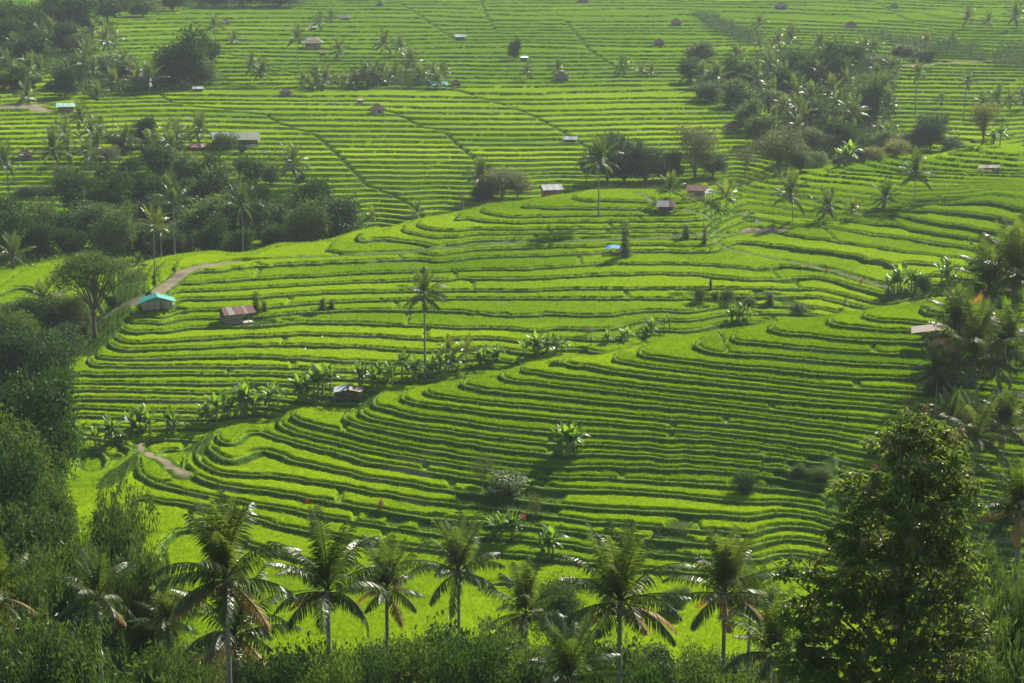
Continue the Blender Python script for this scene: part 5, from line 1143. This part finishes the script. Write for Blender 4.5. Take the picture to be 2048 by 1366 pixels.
# people: one continuous skinned figure each
def person(u, v, pose, label, mats, rz=0, s=1.0):
    r, y = site(u, v, 'person', label, 'person', rz, lift=.0)
    J = {'pelvis':(0,0,.92),'belly':(0,0,1.08),'chest':(0,0,1.30),'neck':(0,0,1.48),'head':(0,-.01,1.60),'crown':(0,0,1.72)}
    if pose == 'bend': J.update(pelvis=(0,.10,.88), belly=(0,-.02,1.00), chest=(0,-.22,1.10), neck=(0,-.38,1.12), head=(0,-.48,1.07), crown=(0,-.58,1.02))
    P_ = [J[k] for k in ('pelvis','belly','chest','neck','head','crown')]; rad = [.15,.135,.155,.06,.095,.075]; E = [(0,1),(1,2),(2,3),(3,4),(4,5)]
    c = np.array(J['chest'])
    for sx in (-1, 1):
        b = len(P_)
        if pose == 'bend': arm = [c+[sx*.19,0,.05], c+[sx*.24,-.12,-.22], c+[sx*.20,-.26,-.42], c+[sx*.19,-.30,-.50]]
        else: arm = [c+[sx*.20,0,.08], c+[sx*.26,.02,-.20], c+[sx*.26,-.08,-.44], c+[sx*.26,-.10,-.54]]
        P_ += [tuple(a) for a in arm]; rad += [.065,.05,.04,.032]; E += [(2,b),(b,b+1),(b+1,b+2),(b+2,b+3)]
        b = len(P_); p = np.array(J['pelvis']); ft = -.10 if sx > 0 else .14
        P_ += [tuple(p+[sx*.10,0,-.08]), (sx*.12, p[1]*.5+ft*.5-.03, .47), (sx*.12, ft, .08), (sx*.13, ft-.16, .04)]; rad += [.105,.068,.05,.038]; E += [(0,b),(b,b+1),(b+1,b+2),(b+2,b+3)]
    me = bpy.data.meshes.new('body'); me.from_pydata(P_, E, []); me.skin_vertices or me.skin_vertices
    o = bpy.data.objects.new('body', me); scene.collection.objects.link(o); o.parent = r
    m = o.modifiers.new('skin', 'SKIN'); o.modifiers.new('sub', 'SUBSURF').levels = 1; o.modifiers['sub'].render_levels = 2
    if me.skin_vertices:
        for i, q in enumerate(rad): me.skin_vertices[0].data[i].radius = (q, q*.85)
        me.skin_vertices[0].data[0].use_root = True
    me.materials.append(mats[0]); h = np.array(J['head'])
    g = G(); k = np.linspace(0, 6.28, 13)[:-1]; hc = np.array(J['crown'])
    V = [hc+[0,0,.10]] + [hc+[math.cos(a)*.26, math.sin(a)*.26, -.06] for a in k] + [hc+[math.cos(a)*.25, math.sin(a)*.25, -.09] for a in k]
    g.add(V, [[0, 1+i, 1+(i+1) % 12] for i in range(12)]); g.add(V, [[1+i, 13+i, 13+(i+1) % 12, 1+(i+1) % 12] for i in range(12)]); part(r, 'hat', g, mats[1]); return r
M_shirt = simple('grey_blue_shirt', (.10,.13,.20), .9); M_hat = simple('straw_hat', (.45,.38,.22), .9); M_shirt2 = simple('dark_shirt', (.05,.05,.07), .9)
person(711, 390, 'bend', 'farmer in grey-blue clothes and a pale hat bending over the rice', (M_shirt, M_hat), 1.0)
# a motorcycle on the upper left road
r, y = site(88, 231, 'motorcycle', 'dark motorcycle parked at the bend of the upper left road', 'motorcycle', .5)
for x_ in (-.62, .62):
    g = G(); a = np.linspace(0, 2*np.pi, 17); tube(g, np.stack([x_+.28*np.cos(a), 0*a, .30+.28*np.sin(a)], -1), .055, 6, .3, False); w_ = part(r, 'wheel', g, M_stone, True)
g = G(); tube(g, [(-.55,0,.45),(-.1,0,.55),(.35,0,.75)], [.09,.16,.08], 7); box(g, (-.25,0,.72), (.7,.22,.10)); part(r, 'body', g, M_shirt2, True); g = G(); tube(g, [(.62,0,.30),(.42,0,.92),(.38,-.3,1.0)], .03, 5); tube(g, [(.42,0,.92),(.38,.3,1.0)], .03, 5); part(r, 'handlebar', g, M_tin)
# low white edging wall along the upper left road
x0, y0 = hit(-10, 221); x1, y1 = hit(44, 221); g = G(); z0_ = float(gz(x0, y0)[0]); 
for i in range(8):
    f = (i+.5)/8; xx, yy = x0+(x1-x0)*f, y0+(y1-y0)*f; box(g, (xx-x0, yy-y0, float(gz(xx, yy)[0])-z0_+.1), ((x1-x0)/8-.03, .3, 1.2), (i*.37) % 1, rz=math.atan2(y1-y0, x1-x0))
o = link('road_wall', g.mesh('road_wall', M_pale)); o.location = (x0, y0, z0_); tag(o, 'low grey retaining wall below the upper left road', 'wall')
# rows of staked bean plants
def stakes(u0, v0, u1, v1, n, name_lbl):
    (xa, ya), (xb, yb) = hit(u0, v0), hit(u1, v1); L = []
    for i in range(n):
        f = i/(n-1); x, y = xa+(xb-xa)*f, ya+(yb-ya)*f + ((i*7) % 3-1)*.3
        r = link('staked_bean_plant', None); r.location = (x, y, float(gz(x, y)[0])); tag(r, 'x', 'bean plant', name_lbl); link('stake', PM['st'], r); link('vine', PM['vi'], r); L.append(r)
    return L
g = G(); tube(g, [(0,0,-.1),(.03,0,1.5)], .02, 5); PM['st'] = g.mesh('stake', M_bambwall)
g = G(); n = 70; z = rng.uniform(.1, 1.5, n); pos = np.stack([rng.normal(0,.10,n), rng.normal(0,.10,n), z], -1); leaves(g, pos, rng.normal(size=(n,3)), norm(rng.normal(0,.4,(n,3))+[0,0,1.]), .20, .14, rng.uniform(.3,1,n)); PM['vi'] = g.mesh('vine', M_yellow)
S1 = stakes(1232, 372, 1318, 386, 22, 'staked bean plants behind the stilt hut'); number(S1, 'staked bean plant', 'in the row behind the stilt hut')
S2 = stakes(1366, 402, 1440, 416, 20, 'staked bean plants right of the stilt hut'); number(S2, 'staked bean plant', 'in the row right of the stilt hut')
# ---------------------------------------------------------------- bushes and weeds too tangled to count
def inside(poly, x, y):
    c = np.zeros(len(x), bool); n = len(poly)
    for i in range(n):
        (x0, y0), (x1, y1) = poly[i], poly[(i+1) % n]
        q = ((y0 > y) != (y1 > y)) & (x < (x1-x0)*(y-y0)/(y1-y0+1e-9)+x0); c ^= q
    return c
def undergrowth(name, label, polys, dens, hmax, L, W, per, mat, seed, dr=None):
    """leafy mounds over ground areas given by their outline seen on the slope"""
    rs = np.random.default_rng(seed); g = G()
    for pl in polys:
        if dr is None: wp = [hit(u, v) for u, v in pl]
        else: wp = [((u-1024)/F_PX/1.03*D, D) for u, D in pl]
        xs, ys = zip(*wp); area = 0.5*abs(sum(wp[i-1][0]*wp[i][1]-wp[i][0]*wp[i-1][1] for i in range(len(wp))))
        n = int((max(xs)-min(xs))*(max(ys)-min(ys))*dens); x = rs.uniform(min(xs), max(xs), n); y = rs.uniform(min(ys), max(ys), n)
        ok = inside(wp, x, y) & (y > 50); x, y = x[ok], y[ok]
        if not len(x): continue
        hh = hmax*np.clip(vnoise(x/3.2+seed*7, y/3.2, seed)*1.5-.25, .08, 1)*rs.uniform(.45, 1, len(x))**.5
        c = np.stack([x, y, gz(x, y)+hh*rs.uniform(.25, 1, len(x))], -1); tk = rs.uniform(0, .8, len(x))
        pos = np.repeat(c, per, 0) + rs.normal(0, L*1.1, (len(x)*per, 3)); m = len(pos)
        leaves(g, pos, norm(rs.normal(0, .8, (m, 3))+[0,0,.25]), norm(rs.normal(0, .5, (m, 3))+[0,0,1.]), L*rs.uniform(.7, 1.3, m), W*rs.uniform(.7, 1.2, m), np.clip(np.repeat(tk, per)+rs.uniform(0, .3, m), 0, 1), .1)
    o = link(name, g.mesh(name, mat)); tag(o, label, 'undergrowth', kind='stuff')
undergrowth('gully_undergrowth', 'tangled bushes filling the misty right gully', [[(1380,180),(1440,140),(1560,110),(1700,100),(1800,140),(1780,250),(1820,300),(1700,320),(1560,345),(1480,240)], [(1380,30),(1430,34),(1530,80),(1500,95),(1420,60)], [(1700,60),(1860,90),(1960,100),(1980,125),(1850,110)], [(1985,105),(2060,95),(2060,140),(1990,138)]], 1.0, 5.5, .6, .36, 6, M_dark, 3)
undergrowth('slope_undergrowth', 'bushes between the trees on the upper left slopes', [[(0,100),(60,60),(190,40),(180,110),(120,150),(0,150)], [(110,190),(140,130),(330,150),(480,165),(400,182),(250,196)], [(640,176),(700,150),(800,148),(900,160),(860,178),(740,180)], [(190,30),(330,18),(600,8),(560,-15),(200,-10)], [(330,150),(350,100),(430,90),(430,150)]], .8, 4.5, .55, .36, 6, M_dark, 4)
undergrowth('forest_undergrowth', 'dense bushes round the edge of the dark left forest', [[(-60,445),(720,452),(735,470),(640,540),(560,600),(250,600),(100,560),(-60,520)]], .5, 2.2, .5, .32, 6, M_dark, 5, dr=1)
undergrowth('crest_undergrowth', 'bushes behind the crest below the tree row', [[(1165,455),(1620,470),(1620,500),(1165,485)], [(930,448),(1060,452),(1060,475),(930,470)]], .8, 2.2, .3, .2, 7, M_green, 6, dr=1)
undergrowth('gully_weeds', 'leafy weeds along the banana gully behind the near spur', [[(110,915),(250,885),(420,850),(600,812),(700,800),(830,762),(960,738),(940,728),(800,752),(640,786),(480,822),(300,862),(150,885)]], 3.0, 1.3, .22, .13, 7, M_green, 7)
undergrowth('bank_weeds', 'weedy clumps on the unplanted banks of the terraces', [[(950,985),(1000,970),(1090,985),(1100,1030),(1040,1050),(960,1000)], [(1560,940),(1660,930),(1700,975),(1620,985)], [(1490,965),(1550,975),(1520,995)], [(520,640),(560,640),(550,665),(490,665),(470,652)], [(1390,590),(1500,590),(1520,612),(1440,618),(1390,606)], [(1560,600),(1640,606),(1620,632),(1560,625)], [(1780,585),(1850,578),(1880,592),(1800,600)], [(1700,425),(1860,400),(1950,402),(1880,415),(1760,432)], [(740,1040),(930,1058),(1000,1045),(1060,1055),(1000,1075),(840,1062)], [(1300,1060),(1380,1050),(1400,1085),(1330,1090)], [(205,610),(240,560),(300,535),(330,530),(300,575),(240,620)]], 2.2, .8, .2, .11, 7, M_green, 8)
undergrowth('left_bank_undergrowth', 'thick dark bushes down the shady left bank', [[(-140,160),(60,160),(70,240),(70,320),(120,352),(175,368),(120,372),(-140,372)]], 1.6, 3.4, .30, .18, 7, M_dark, 9, dr=1)
undergrowth('foreground_undergrowth', 'leafy thicket on the hillside below the viewpoint', [[(-120,82),(1024,105),(2180,84),(2180,150),(1900,165),(1500,168),(1024,162),(600,166),(250,172),(-120,165)]], 2.2, 3.6, .26, .15, 7, M_green, 10, dr=1)
undergrowth('right_edge_undergrowth', 'dark bushes under the palms on the right shoulder', [[(1880,700),(2060,650),(2060,760),(1960,760),(1900,830),(1890,1000),(1870,1000),(1870,800)]], 1.2, 2.4, .28, .17, 7, M_dark, 11)
# ---------------------------------------------------------------- the air
hz = NT('haze'); pv = hz.a('VolumePrincipled'); pv.inputs['Color'].default_value = (.84, .94, 1.0, 1); pv.inputs['Density'].default_value = .00008; pv.inputs['Anisotropy'].default_value = .25
hz.l.new(pv.outputs[0], hz.out.inputs['Volume'])
bx = np.array([(x, y, z) for z in (-95, 8) for y in (-30, 1480) for x in (-760, 760)], float)
link('haze', np_mesh('haze', bx, np.array([[0,2,3,1],[4,5,7,6],[0,1,5,4],[2,6,7,3],[0,4,6,2],[1,3,7,5]]), hz.m)); tag(bpy.data.objects['haze'], 'thin bluish haze over the valley', kind='stuff')
